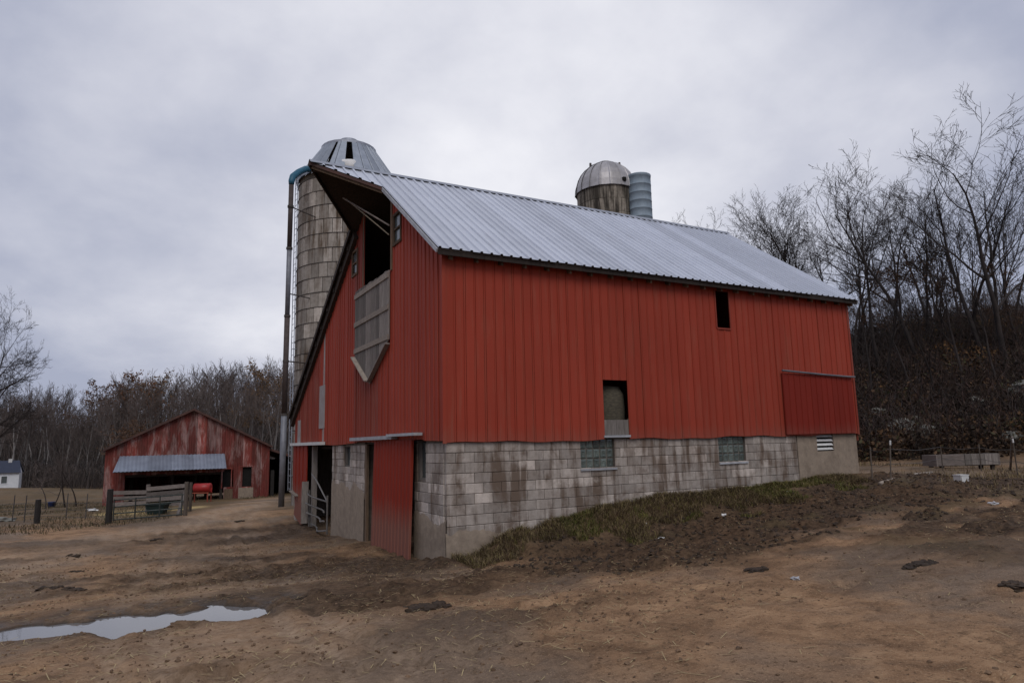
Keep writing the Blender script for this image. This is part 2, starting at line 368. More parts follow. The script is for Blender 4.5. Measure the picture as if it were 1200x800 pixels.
# concrete block, its mortar and the parging
def conc(name, hi, lo, rnd, mud=1.0, strk=1.0):
    t = NT(name); p = t.pos(); sp = t.n('ShaderNodeSeparateXYZ'); t.l(p, sp.inputs[0])
    f = t.noise(p, 9, 6, .7); st = t.noise(t.mapv(p, (4.5, 4.5, .5)), 1.0, 3, .55); bl = t.noise(p, 1.1, 6, .68, .5)
    k = t.ramp(f, (.3, tuple(a*.66 for a in hi)), (.72, hi))
    if rnd: k = t.mix(1.0, k, t.ramp(t.rnd(), (0, .64), (.4, .80), (.78, .95), (1, 1.34)), 'MULTIPLY')
    k = t.mix(t.math('MULTIPLY', t.ramp(st, (.47, 0.0), (.60, strk)), t.ramp(bl, (.40, .25), (.56, .95))), k, lo)
    k = t.mix(t.math('MULTIPLY', t.ramp(bl, (.50, 0.0), (.60, .62)), t.ramp(t.noise(p, 3.2, 5, .7), (.4, .3), (.6, 1.0))), k, tuple(a*1.15 for a in lo))
    h = t.math('ADD', t.math('MULTIPLY', sp.outputs[2], -.75), t.math('MULTIPLY', bl, .9))
    k = t.mix(t.math('MULTIPLY', t.ramp(h, (1.05, 0.0), (1.85, 1.0)), .8*mud), k, (.205,.150,.105))
    t.fin(k, .92, 0, t.math('ADD', f, t.math('MULTIPLY', t.noise(p, 45, 3), .5)), .55, .012, .2)
conc('block', (.52,.452,.395), (.13,.092,.068), True); conc('mortar', (.21,.175,.148), (.08,.064,.052), False); conc('parging', (.34,.27,.205), (.17,.13,.098), False, 1.0, .35)
# silo staves
def stave(name, hi, lo, dark):
    t = NT(name); p = t.pos(); f = t.noise(p, 5, 6, .7); st = t.noise(t.mapv(p, (4, 4, .35)), 1.0, 5, .7, .3); bl = t.noise(p, .35, 4, .6)
    k = t.ramp(f, (.3, lo), (.72, hi)); k = t.mix(1.0, k, t.ramp(t.rnd(), (0, .5), (.3, .8), (.75, 1.0), (1, 1.4)), 'MULTIPLY')
    k = t.mix(t.math('MULTIPLY', t.ramp(st, (.43, 0.0), (.56, 1.0)), t.ramp(bl, (.38, .2), (.52, 1.0))), k, dark)
    t.fin(k, .92, 0, f, .4, .015, .2)
stave('stave', (.44,.395,.345), (.27,.235,.20), (.105,.074,.05)); stave('stave_dark', (.30,.265,.215), (.15,.125,.10), (.045,.038,.03))
simple('hoop', (.09,.075,.065), None, 4, .7, .2); simple('galv', (.40,.42,.45), (.28,.30,.33), 4, .42, .55); simple('dome_steel', (.42,.40,.40), (.30,.285,.28), 3, .5, .35)
simple('silo_roof', (.40,.43,.47), (.28,.31,.35), 3, .42, .45); simple('chute_blue', (.235,.29,.335), (.16,.20,.235), 3, .6)
simple('pipe_brown', (.105,.08,.072), (.055,.04,.036), 5, .7, .1); simple('pipe_grey', (.20,.205,.225), (.13,.132,.145), 4, .55, .3); simple('teal_paint', (.03,.15,.23), (.02,.10,.16), 6, .5)
simple('white_paint', (.72,.71,.69), (.55,.54,.52), 5, .6); simple('rail_grey', (.52,.53,.55), (.34,.34,.35), 5, .5, .2); simple('patch_grey', (.34,.31,.295), (.24,.19,.175), 3, .6)
simple('pane', (.10,.115,.115), (.06,.07,.07), 4, .15, spec=.6); simple('painted_shade', (.012,.011,.010), None, 3, .95)  # last one: near-black colour standing in for shade inside openings
t = NT('glass_block'); p = t.pos(); f = t.noise(p, 14, 3); k = t.mix(1.0, t.ramp(f, (.3, (.075,.095,.085)), (.7, (.15,.175,.155))), t.ramp(t.rnd(), (0, .55), (1, 1.25)), 'MULTIPLY'); t.fin(k, .18, 0, f, .3, .01, .6)
simple('dark_green', (.014,.028,.025), (.008,.016,.015), 6, .5); simple('tank_red', (.42,.03,.028), (.30,.025,.022), 5, .4); simple('stand_orange', (.32,.07,.035), (.2,.05,.03), 6, .6)
simple('blue_plastic', (.035,.06,.19), (.02,.035,.12), 6, .45); simple('slate_roof', (.035,.042,.07), (.022,.028,.048), 4, .6); simple('house_white', (.74,.75,.76), (.60,.61,.62), 3, .7)
simple('bale', (.125,.105,.07), (.045,.04,.03), 12, .95, stretch=(1,1,4)); simple('hay', (.46,.36,.19), (.28,.21,.11), 9, .95)
simple('rope', (.22,.18,.13), None, 20, .9); simple('wire', (.10,.09,.085), None, 5, .6, .4); simple('pipe_gate', (.22,.205,.19), (.12,.105,.095), 8, .5, .3); simple('gate_green', (.05,.058,.052), (.028,.032,.03), 8, .5, .2)
simple('rock', (.33,.32,.28), (.13,.125,.105), 3, .9, bs=.7); simple('manure', (.066,.043,.027), (.024,.016,.010), 12, .8, bs=.8, spec=.3); simple('clod', (.19,.118,.068), (.07,.044,.027), 8, .9, bs=.6)
simple('foil', (.6,.6,.62), None, 9, .4)
def leafm(name, attr=True, rough=.85):
    t = NT(name); a = t.n('ShaderNodeVertexColor'); a.layer_name = 'tint'
    f = t.noise(t.pos(), 1.6, 3); k = t.mix(1.0, a.outputs[0], t.ramp(f, (.3, .68), (.7, 1.2)), 'MULTIPLY'); t.fin(k, rough, 0, None, spec=.2)
leafm('tinted')
def bark(name, a, b, sc=2.0, rnd=.3):
    t = NT(name); f = t.noise(t.mapv(t.objc(), (3,3,.8)), sc, 5, .65); k = t.ramp(f, (.3, b), (.7, a)); k = t.mix(1.0, k, t.ramp(t.rnd(), (0, 1-rnd), (1, 1+rnd)), 'MULTIPLY'); t.fin(k, .92, 0, f, .5, .02, .15)
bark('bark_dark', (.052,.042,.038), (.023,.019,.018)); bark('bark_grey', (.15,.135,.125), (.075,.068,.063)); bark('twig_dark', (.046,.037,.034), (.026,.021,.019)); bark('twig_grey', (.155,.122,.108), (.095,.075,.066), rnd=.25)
bark('bark_pale', (.27,.25,.235), (.14,.125,.115)); bark('needle', (.030,.042,.026), (.016,.024,.016))
def oakleaf(name, a, b):
    t = NT(name); f = t.noise(t.objc(), 3.0, 3); k = t.ramp(f, (.3, b), (.7, a)); k = t.mix(1.0, k, t.ramp(t.rnd(), (0, .7), (1, 1.25)), 'MULTIPLY'); t.fin(k, .85, 0, None, spec=.2)
oakleaf('oak_leaf', (.125,.066,.036), (.065,.036,.022)); oakleaf('rust_leaf', (.17,.080,.040), (.10,.048,.026)); oakleaf('ochre_leaf', (.21,.125,.06), (.12,.068,.034))
# ground
t = NT('ground_mud'); p = t.pos()
za = t.n('ShaderNodeVertexColor'); za.layer_name = 'zone'; zs = t.n('ShaderNodeSeparateColor'); t.l(za.outputs[0], zs.inputs[0])
zb = t.n('ShaderNodeVertexColor'); zb.layer_name = 'zone_b'; zt = t.n('ShaderNodeSeparateColor'); t.l(zb.outputs[0], zt.inputs[0])
n_big = t.noise(p, .33, 5, .6, .4); n_mid = t.noise(p, 1.7, 6, .65, .5); n_fin = t.noise(p, 11, 6, .7); n_grit = t.noise(p, 55, 4, .75); n_sp = t.noise(t.mapv(p, (1,1,.3)), 17, 6, .85, .3); n_str = t.noise(t.mapv(p, (1.2,2.6,1)), 1.5, 7, .7, .8)
k = t.ramp(n_mid, (.36, (.21,.122,.068)), (.50, (.345,.205,.113)), (.64, (.46,.285,.160)))
k = t.mix(t.ramp(n_big, (.45, 0.0), (.58, .75)), k, (.185,.145,.112))
k = t.mix(t.ramp(n_str, (.55, 0.0), (.66, .55)), k, (.13,.080,.046))
k = t.mix(t.ramp(n_fin, (.57, 0.0), (.68, .5)), k, (.13,.080,.047))
k = t.mix(t.ramp(n_grit, (.55, 0.0), (.62, .6)), k, (.52,.36,.22))
k = t.mix(t.ramp(n_sp, (.545, 0.0), (.61, .8)), k, (.085,.052,.031))
k = t.mix(t.math('MULTIPLY', zs.outputs[2], .85), k, t.mix(t.ramp(n_fin, (.4, 0.0), (.6, 1.0)), (.31,.215,.14), (.50,.365,.25)))        # packed track
k = t.mix(t.math('MULTIPLY', zs.outputs[0], t.ramp(n_mid, (.25, 1.0), (.75, .78))), k, t.mix(t.ramp(n_fin, (.38,0.0), (.62,1.0)), (.024,.016,.011), (.098,.062,.038)))   # manure
k = t.mix(t.math('MULTIPLY', zs.outputs[1], t.ramp(n_mid, (.3, .45), (.65, 1.0))), k, t.mix(n_fin, (.055,.043,.024), (.135,.098,.052)))  # dry grass
k = t.mix(zt.outputs[0], k, t.mix(n_mid, (.026,.020,.015), (.062,.044,.030)))                            # woodland litter
k = t.mix(zt.outputs[1], k, (.055,.042,.032))                                                            # wet rim
k = t.mix(zt.outputs[2], k, t.mix(n_mid, (.42,.30,.12), (.66,.50,.24)))                                  # straw bedding
wetp = t.math('MULTIPLY', t.ramp(n_big, (.45, 0.0), (.62, 1.0)), t.ramp(n_mid, (.42, .35), (.6, 1.0)))
rg = t.mix(wetp, t.ramp(n_fin, (.3, .92), (.7, .8)), (.6,.6,.6)); rg = t.mix(zt.outputs[1], rg, (.22,.22,.22))
t.fin(k, rg, 0, t.math('ADD', t.math('ADD', t.math('MULTIPLY', n_fin, 1.0), t.math('MULTIPLY', n_sp, .8)), t.math('MULTIPLY', n_grit, .35)), .8, .035, .08)
t = NT('water'); t.fin((.15,.145,.145), .03, 0, t.noise(t.pos(), 5, 3), .03, .01, .5); t.b.inputs['IOR'].default_value = 1.33; t.b.inputs['Specular IOR Level'].default_value = .9

# ------------------------------------------------------------------ ground
def axis(lo, hi, a, b, st, g=1.12):
    v = list(np.arange(a, b+1e-6, st)); s = st; x = b
    while x < hi: s *= g; x += s; v.append(x)
    s = st; x = a; pre = []
    while x > lo: s *= g; x -= s; pre.append(x)
    return np.array(pre[::-1]+v)
GX = axis(-650, 700, -11, 14.5, .065, 1.08); GY = axis(-650, 700, -12.2, 3, .065, 1.08)
XX, YY = np.meshgrid(GX, GY, indexing='ij'); ZZ = gz(XX, YY)
nx, ny = XX.shape; idx = np.arange(nx*ny).reshape(nx, ny)
Q = np.stack([idx[:-1,:-1], idx[1:,:-1], idx[1:,1:], idx[:-1,1:]], -1).reshape(-1,4)
me = fast_mesh('ground', np.stack([XX, YY, ZZ], -1).reshape(-1,3), [Q], True)
dk = darkzone(XX, YY); rt, rd = ruts(XX, YY); rngc = np.hypot(XX-C0[0], YY-C0[1])
dep = (XX-C0[0])*math.cos(YAW)+(YY-C0[1])*math.sin(YAW); lat = ((XX-C0[0])*math.sin(YAW)-(YY-C0[1])*math.cos(YAW))/np.maximum(dep, 1)
bk = np.where(bank(XX, YY) > .04, 1.0, 0); dk = np.maximum(dk, bk*(.6+.45*fbm(XX*1.2, YY*1.2, 62, 3)))
field = sstep(24, 38, dep)*(1-sstep(-.32,-.22, lat)*0)*(lat < .3)*(1-rd*.9)
drygr = np.clip(field*.9 + .2*bk + .5*sstep(13,18,XX)*(lat > .2)*fbm(XX*.5,YY*.5,61,3)*1.3 + .75*sstep(.57,.68,fbm(XX*.9,YY*1.3,64,4))*sstep(2,6,XX)*(YY < -1.5)*(rngc > 4), 0, 1)
# straw-tan gravel lane in front of the white shed
lane = np.exp(-((dep-84-6*lat)/3.0)**2)*(lat < -.4)
wood_ = np.clip(sstep(29, 34, dep)*(lat > .25) + sstep(104, 116, dep)*(lat <= .25), 0, 1)
pu = puddle(XX, YY); wet = (1-sstep(.005,.05, ZZ-PUDZ+.02*(fbm(XX*2,YY*2,57,2)-.5)))*sstep(.2,.6,basin(XX,YY))*(1-sstep(.9,1.7,np.abs(YY-np.interp(XX,PUD[:,0],PUD[:,1]))))*sstep(-10,-9,XX)*(1-sstep(-3.2,-2.6,XX))
str_ = np.zeros_like(XX)
for (u_, v_, r_) in ((165,600,2.2),(148,600,2.0),(200,597,2.0),(325,570,3.0)):
    q_ = gp(u_, v_); str_ = np.maximum(str_, 1-sstep(.5, 1.0, np.hypot(XX-q_[0], YY-q_[1])/r_+.5*(fbm(XX*1.2,YY*1.2,55,2)-.5)))
for nm, ch in (('zone', (dk, drygr*(1-wood_), np.clip(rd*(.55+.45*np.minimum(rt,1))*(rngc > 4), 0, 1)+lane)), ('zone_b', (wood_, wet, str_*.85))):
    at = me.color_attributes.new(nm, 'FLOAT_COLOR', 'POINT')
    at.data.foreach_set('color', np.stack([*[np.clip(c_, 0, 1) for c_ in ch], np.ones_like(XX)], -1).astype(np.float32).reshape(-1))
g = put('ground', me, 'ground_mud', (0,0,0)); g['kind'] = 'structure'
wx = np.linspace(-9.7,-3.1,60); wy = np.linspace(-4.2,-.2,30); WX, WY = np.meshgrid(wx, wy, indexing='ij'); ii = np.arange(60*30).reshape(60,30)
wm = fast_mesh('water', np.stack([WX, WY, np.full_like(WX, PUDZ)], -1).reshape(-1,3), [np.stack([ii[:-1,:-1],ii[1:,:-1],ii[1:,1:],ii[:-1,1:]], -1).reshape(-1,4)[(np.maximum(puddle(WX,WY), puddle(WX+.12,WY+.1))[:-1,:-1].reshape(-1) > .001)]], True)
o = put('water', wm, 'water', (0,0,0)); o['kind'] = 'structure'

# ------------------------------------------------------------------ the red barn
L, W = 12.80, 14.60; YR, ZR = 4.50, 7.22; ZE = 3.86; SR = (ZR-ZE)/(YR+.25); YL = 14.80; SLP = (ZR-1.10)/(YL-YR)
OV = .20
def roofz(y): return ZR-SR*(YR-y) if y <= YR else ZR-SLP*(y-YR)
barn = thing('red_barn', 'large red steel barn with grey metal roof on a concrete block base', 'barn', (0, 0, -2.35))
RIB = .2286
def panel(x0, x1, zb, zt, axis_, off=0.0, mat='red_steel', parent=barn, name='siding_panel', label=None):
    # vertical steel panel with one raised rib; zb, zt functions of the coordinate along the wall
    w = x1-x0; prof = [(0,0),(.008,.018),(.028,.018),(.036,0),(.040,-.018),(.047,-.018),(.051,0),(w,0)] if w > .06 else [(0,0),(w,0)]
    V = []
    for s_, d in prof:
        c = x0+s_
        for z in (zb(c), zt(c)):
            V.append((c, -d-off, z) if axis_ == 'x' else (-d-off, c, z))
    n = len(prof); Q_ = [[2*i, 2*i+2, 2*i+3, 2*i+1] for i in range(n-1)]
    b = MB().add(V, np.array(Q_)); return b.build(name, mat, parent, label=label)
def panels(a, b, zb, zt, axis_, holes, **k):
    n = int(round((b-a)/RIB)); st = (b-a)/n
    for i in range(n):
        c0 = a+i*st; c1 = c0+st; mid = (c0+c1)/2; spans = [(zb, zt)]
        mk = k.get('matf')(mid) if k.get('matf') else 'red_steel'
        jit = random.uniform(0, .012)
        hs = sorted([h for h in holes if h[0]-.02 < mid < h[1]+.02], key=lambda h: h[2])
        cur = zb
        for h in hs:
            if h[2] > cur(mid)+.03: panel(c0, c1, cur, (lambda z: (lambda c: z))(h[2]), axis_, jit, mk)
            cur = (lambda z: (lambda c: z))(h[3])
        if zt(mid) > cur(mid)+.04: panel(c0, c1, cur, zt, axis_, jit, mk)
# right (long) wall
jb = lambda c: -.02+.018*math.sin(c*1.7)+.012*math.sin(c*5.1)
holesR = [(7.54, 8.0, 2.74, 3.70), (3.886, 4.572, -.3, 1.32)]
panels(0, L, jb, lambda c: 3.92, 'x', holesR, matf=lambda c: 'red_steel_dark' if 9.75 < c < 12.6 and False else 'red_steel')
# gable wall
def gtop(c): return roofz(c)-(.10 if c < YR else .16)
def gbot(c): return .02+.02*math.sin(c*1.3)+(.03 if 1.1 < c < 6 else 0)
holesG = [(3.2, 5.5, 4.25, 99), (2.5, 2.96, 4.82, 5.5), (6.17, 6.62, 4.86, 5.5)]
panels(0, 14.4, gbot, gtop, 'y', holesG, matf=lambda c: 'patch_grey' if (9.75 < c < 10.0) else ('red_steel_grey' if (4.0 < c < 6.3 or c > 10.6) else 'red_steel'))
MB().box((-.03,9.72,.55), (-.012,10.45,1.95)).build('patch_sheet', 'patch_grey', barn, label='faded grey patch sheet on the gable siding')
MB().box((-.03,13.35,.10), (-.012,13.85,.95)).build('patch_sheet', 'patch_grey', barn, label='faded grey patch sheet low on the gable siding')
# corner trims
MB().box((-.028,-.028,-.03), (.05,-.003,3.9)).box((-.028,-.003,.03),(-.003,.06,3.9)).build('corner_trim', 'red_steel', barn)
MB().box((L-.05,-.028,-.03), (L+.02,-.003,3.9)).build('corner_trim', 'red_steel_grey', barn)
# unseen sides so that the barn is closed
MB().prism([(L-.02,0.02,-.2),(L-.02,W-.1,-.2),(L-.02,W-.1,roofz(W-.1)-.1),(L-.02,YR,ZR-.1),(L-.02,0.02,roofz(0.02)-.1)], (.02,0,0)).build('rear_gable_wall', 'red_steel', barn)
MB().box((.1,W-.12,-3.1), (L-.05,W-.02,.98)).build('side_wall', 'grey_wood', barn)
MB().box((L-.35,.35,-3.0), (L-.06,W-.15,-.22)).build('rear_foundation', 'mortar', barn)
MB().box((.32,.32,-.12), (L-.36,W-.16,-.03)).build('mow_floor', 'dark_wood', barn)
# roof -------------------------------------------------
def rp(x, y, lift=0.0):
    n = np.array([0, -SR, 1]) if y <= YR else np.array([0, SLP, 1]); n = n/np.linalg.norm(n)
    return np.array([x, y, roofz(y)])+n*lift
HT = -1.74; YH1, YH2 = 3.30, 6.20; XE = L+OV
deckR = [(-OV,-.24),(XE,-.24),(XE,YR),(HT,YR),(-OV,YH1)]
deckL = [(HT,YR),(XE,YR),(XE,YL),(-OV,YL),(-OV,YH2)]
b = MB()
for poly in (deckR, deckL):
    top = [rp(x, y if y != YR else (YR-1e-6 if poly is deckR else YR+1e-6), -.012) for x, y in poly]; b.prism([tuple(q) for q in top], (0,0,-.045))
roof = b.build('roof', 'dark_wood', barn)
def sheet(x0, x1, ya, yb, name='roof_sheet', mat='roof_steel'):
    # ya, yb functions of x: upper and lower end
    prof = []; w = x1-x0; nr = max(1, int(round(w/RIB))); st = w/nr
    for i in range(nr): prof += [(i*st, .0),(i*st+.012,.032),(i*st+.060,.032),(i*st+.072,.0)]
    prof.append((w, .0)); V = []
    for s_, h in prof:
        x = x0+s_
        for y in (ya(x), yb(x)): V.append(rp(x, y, h))
    n = len(prof); Q_ = [[2*i, 2*i+1, 2*i+3, 2*i+2] for i in range(n-1)]
    return MB().add(V, np.array(Q_)).build(name, mat, roof)
n = 19; st = (XE+OV)/n
for i in range(n):
    x0 = -OV+i*st; ej = random.uniform(-.015,.015)
    sheet(x0, x0+st-.004, lambda x: YR-.02, lambda x, e_=ej: -.27+e_)
    sheet(x0, x0+st-.004, lambda x: YR+.02, lambda x: YL+.03)
nh = 2; st = (-OV-HT)/nh
for i in range(nh):
    x0 = HT+i*st
    sheet(x0, x0+st-.004, lambda x: YR-.02, lambda x: YR-.03-(YR-YH1)*(x-HT)/(-OV-HT), 'hood_sheet')
    sheet(x0, x0+st-.004, lambda x: YR+.02, lambda x: YR+.03+(YH2-YR)*(x-HT)/(-OV-HT), 'hood_sheet')
MB().add([rp(HT-.03,YR-.16,.035),rp(XE+.02,YR-.16,.035),(XE+.02,YR,ZR+.05),(HT-.03,YR,ZR+.05),rp(XE+.02,YR+.16,.035),rp(HT-.03,YR+.16,.035)], np.array([[0,1,2,3],[3,2,4,5]])).build('ridge_cap', 'roof_cap', roof)
# rake boards
def rake(p, q, drop=.06, w=.03, h=.14, mat='red_steel_dark', name='rake_board'):
    p = np.asarray(p)-np.array([0,0,drop]); q = np.asarray(q)-np.array([0,0,drop]); return MB().beam(p, q, w, h).build(name, mat, roof)
rake(rp(-OV-.018,-.24), rp(-OV-.018,YH1), .075, .03, .08, 'rail_grey')
rake(rp(HT-.02,YR-.001), rp(-OV-.02,YH1), .07, .035, .07, 'rust_roof'); rake(rp(HT+.05,YR-.001), rp(-OV+.03,YH1+.02), .16, .035, .08, 'brown_wood')
rake(rp(HT-.02,YR+.001), rp(-OV-.02,YH2), .08, .035, .14, 'dark_wood'); rake(rp(-OV-.018,YH2), rp(-OV-.018,YL), .09, .03, .14, 'dark_wood')
rake(rp(-.06,YH2), rp(-.06,YL-.02), .22, .14, .34, 'dark_wood', 'rake_soffit_shade')  # thick dark board, also stands in for the shadowed gap under the rake
rake(rp(XE-.02,-.24), rp(XE-.02,YR), .09, .03, .10, 'rail_grey')
MB().box((-OV+.01,-.225,ZE-.135), (XE-.01,-.20,ZE-.035)).build('eave_fascia', 'dark_wood', roof)
for i in range(11):                                             # lookout blocks under the left rake
    y = YH2+.5+i*.78; q = rp(-.12, y); MB().box((-.17,y-.05,q[2]-.30), (-.02,y+.05,q[2]-.08)).build('lookout_block', 'dark_wood', roof)
for i in range(23):
    x = .12+i*.577
    MB().prism([(x,-.15,ZE-.12),(x,.05,ZE+.02),(x,.05,ZE-.14),(x,-.15,ZE-.20)], (.05,0,0)).build('rafter_tail', 'brown_wood', roof)
# hood frame and hay opening
MB().beam((HT+.1,YR,ZR-.16), (3.0,YR,ZR-.16), .12, .18).build('ridge_beam', 'dark_wood', barn)
MB().box((-.035,3.10,4.2), (-.008,3.2,roofz(3.15)-.1)).build('opening_trim', 'brown_wood', barn); MB().box((-.035,5.5,4.2),(-.008,5.58,roofz(5.55)-.1)).build('opening_trim', 'brown_wood', barn)
MB().tube([(-.75,5.0,6.55),(-.05,3.22,5.35)], .022, 6).build('brace_pole', 'fence_wood', barn); MB().tube([(-.7,4.9,6.5),(-.05,3.25,5.12)], .016, 6).build('brace_pole', 'rope', barn)
MB().box((.02,3.18,4.12),(.2,5.55,4.25)).build('opening_sill', 'dark_wood', barn)
for (y0, y1, z0, z1) in ((2.5,2.96,4.82,5.5),(6.17,6.62,4.86,5.5)):
    wd = MB().box((.01,y0,z0),(.03,y1,z1)).build('gable_window', 'pane', barn)
    f = .06; MB().box((-.04,y0-f,z0-f),(.0,y0,z1+f)).box((-.04,y1,z0-f),(.0,y1+f,z1+f)).box((-.045,y0-f-.01,z0-f-.01),(.0,y1+f+.01,z0)).box((-.04,y0,z1),(.0,y1,z1+f)).box((-.03,y0,(z0+z1)/2-.02),(.005,y1,(z0+z1)/2+.02)).build('window_frame', 'brown_wood', wd)
# hay door hung below the opening: boards, battens
hd = MB().box((-.028,3.22,2.52),(-.024,6.13,4.18)).build('hay_door', 'dark_wood', barn, label='weathered grey plank hay door with pointed lower end')
y = 3.2
while y < 6.12:
    w = random.uniform(.17,.26); y1 = min(y+w-.022, 6.15); mid = (y+y1)/2
    lo = lambda c: 1.55+abs(c-4.75)*( .92/1.5); tp = lambda c: 4.22+.05*(c-3.2)/3+random.uniform(-.02,.02)
    a, c_ = tp(y), tp(y1); V = [(-.045,y,lo(y)),(-.045,y1,lo(y1)),(-.045,y1,c_),(-.045,y,a)]
    if y < 4.75 < y1: V = [(-.045,y,lo(y)),(-.045,4.75,1.55),(-.045,y1,lo(y1)),(-.045,y1,c_),(-.045,y,a)]
    MB().prism(V, (-.025,0,0)).build('plank', 'grey_wood', hd); y = y1+.022
for z in (4.10, 3.30, 2.56): MB().box((-.100,3.2,z-.065),(-.072,6.15,z+.065)).build('batten', 'pale_wood', hd)
MB().beam((-.09,6.12,2.40),(-.09,4.80,1.62),.035,.2,(1,0,0)).build('batten', 'pale_wood', hd); MB().beam((-.09,3.24,2.40),(-.09,4.72,1.60),.035,.12,(1,0,0)).build('batten', 'grey_wood', hd)
# openings on the long wall
tr = MB().box((7.52,-.03,2.70),(8.02,.02,2.74)).box((7.50,-.025,2.74),(7.54,.0,3.72)).box((8.0,-.025,2.74),(8.04,.0,3.72)).build('slot_trim', 'red_steel_grey', barn)
MB().box((3.88,.01,.08),(4.58,.07,.42)).build('wood_board', 'grey_wood', barn); MB().box((3.86,-.03,.025),(4.60,.08,.075)).build('stone_sill', 'rail_grey', barn)
MB().box((4.575,-.02,.03),(4.61,.03,.45)).build('opening_trim', 'brown_wood', barn)
# sliding mow door on the long wall
dr = MB().box((9.74,-.062,.03),(12.62,-.036,1.62)).build('mow_door', 'red_steel_dark', barn, label='darker red sliding door panel under a sagging track')
nn = 13; sw = 2.88/nn
for i in range(nn): panel(9.74+i*sw, 9.74+(i+1)*sw, lambda c: .01, lambda c: 1.63, 'x', .064, 'red_steel_dark', dr, 'door_panel')
MB().tube([(9.7,-.11,1.70),(10.6,-.12,1.66),(11.4,-.11,1.63),(12.4,-.12,1.60),(12.72,-.11,1.60)], .028, 6).build('door_track', 'pipe_grey', barn)
# foundation ------------------------------------------
def cells(holes, a0, a1, z0, z1):
    xs = sorted({a0, a1, *[h[0] for h in holes], *[h[1] for h in holes]}); zs_ = sorted({z0, z1, *[h[2] for h in holes], *[h[3] for h in holes]})
    for i in range(len(xs)-1):
        for j in range(len(zs_)-1):
            mx_, mz = (xs[i]+xs[i+1])/2, (zs_[j]+zs_[j+1])/2
            if not any(h[0] < mx_ < h[1] and h[2] < mz < h[3] for h in holes) and z0 <= zs_[j] and zs_[j+1] <= z1: yield xs[i], xs[i+1], zs_[j], zs_[j+1]
holF = [(3.27, 4.19, -.64, .0), (7.40, 8.32, -.64, .0), (11.05, 11.75, -.46, .0)]
b = MB()
for a0, a1, z0, z1 in cells(holF, .09, L-.06, -3.1, .02): b.box((a0,.074,z0),(a1,.34,z1))
fw = b.build('foundation_wall', 'mortar', barn)
BLK = {}
def block(w, h, d):
    k_ = (round(w,3), round(h,3), round(d,3))
    if k_ not in BLK:
        b_ = .008; x, z = w/2, h/2
        V = [(-x,d,-z),(x,d,-z),(x,d,z),(-x,d,z),(-x,b_,-z),(x,b_,-z),(x,b_,z),(-x,b_,z),(-x+b_,0,-z+b_),(x-b_,0,-z+b_),(x-b_,0,z-b_),(-x+b_,0,z-b_)]
        Fq = np.array([[0,1,5,4],[1,2,6,5],[2,3,7,6],[3,0,4,7],[4,5,9,8],[5,6,10,9],[6,7,11,10],[7,4,8,11],[8,9,10,11]])
        BLK[k_] = fast_mesh('block', np.array(V), [Fq]); BLK[k_].materials.append(MAT['block'])
    return BLK[k_]
def lay(a0, a1, ztop, zbotf, holes, axis_, parent, face):
    cnt = 0
    for r in range(13):
        z1 = ztop-r*.2032; z0 = z1-.2032; x = a0-(.2 if r % 2 else 0)
        while x < a1-.05:
            lo, hi = max(x, a0), min(x+.4064, a1); segs = [(lo, hi)]
            for h in holes:
                if h[2] < (z0+z1)/2 < h[3]:
                    ns = []
                    for s0, s1 in segs:
                        if h[1] <= s0 or h[0] >= s1: ns.append((s0, s1)); continue
                        if h[0] > s0: ns.append((s0, h[0]))
                        if h[1] < s1: ns.append((h[1], s1))
                    segs = ns
            for s0, s1 in segs:
                if s1-s0 < .06 or z1 < zbotf((s0+s1)/2): continue
                me_ = block(s1-s0-.008, .1955, .10); off = random.uniform(-.005, .005); cx = (s0+s1)/2; cz = (z0+z1)/2
                o_ = bpy.data.objects.new('block', me_); col.objects.link(o_); o_.parent = parent
                P = np.array([cx, face+off, cz]) if axis_ == 'x' else np.array([face+off, cx, cz])
                o_.location = P-org(parent)
                if axis_ == 'y': o_.rotation_euler = (0, 0, -math.pi/2)
                cnt += 1
            x += .4064
    return cnt
c1 = lay(.07, 10.25, -.012, lambda x: float(H0(x,0)+bank(x,np.array(-.05)))-.03, holF, 'x', fw, .055)
b = MB()
for a0, a1, z0, z1 in cells([holF[2]], 10.26, L-.05, -2.2, -.01): b.box((a0,.05,z0),(a1,.073,z1))
b.build('parged_patch', 'parging', fw, label='smooth tan parged concrete at the far end of the wall')
def gwin(x0, x1, z0, z1, nxk, nzk, name='glass_block_window'):
    wv = MB().box((x0,.135,z0),(x1,.15,z1)).build(name, 'mortar', barn); w_, h_ = (x1-x0)/nxk, (z1-z0)/nzk; shared = None
    for i in range(nxk):
        for j in range(nzk):
            cx, cz = x0+(i+.5)*w_, z0+(j+.5)*h_; a, c_ = w_/2-.009, h_/2-.009
            V = []
            for ins, yy in ((0,.0),(.012,-.018),(.045,-.022),(.065,-.012)): V += [(-a+ins,yy,-c_+ins),(a-ins,yy,-c_+ins),(a-ins,yy,c_-ins),(-a+ins,yy,c_-ins)]
            if shared is None:
                Fq = [[4*q+r_, 4*q+(r_+1)%4, 4*q+4+(r_+1)%4, 4*q+4+r_] for q in range(3) for r_ in range(4)]+[[12,13,14,15]]
                shared = fast_mesh('glass_block', np.array(V), [np.array(Fq)]); shared.materials.append(MAT['glass_block'])
            o_ = bpy.data.objects.new('glass_block', shared); col.objects.link(o_); o_.parent = wv; o_.location = np.array([cx,.134,cz])-org(wv)
    MB().box((x0-.03,.02,z0-.045),(x1+.03,.14,z0-.002)).build('window_sill', 'rail_grey', wv)
gwin(3.27,4.19,-.64,.0,5,3); gwin(7.40,8.32,-.64,.0,5,3)
vt = MB().box((11.05,.2,-.46),(11.75,.22,.0)).build('vent_dark_panel', 'painted_shade', barn)  # solid panel coloured near-black for the shade behind the slats
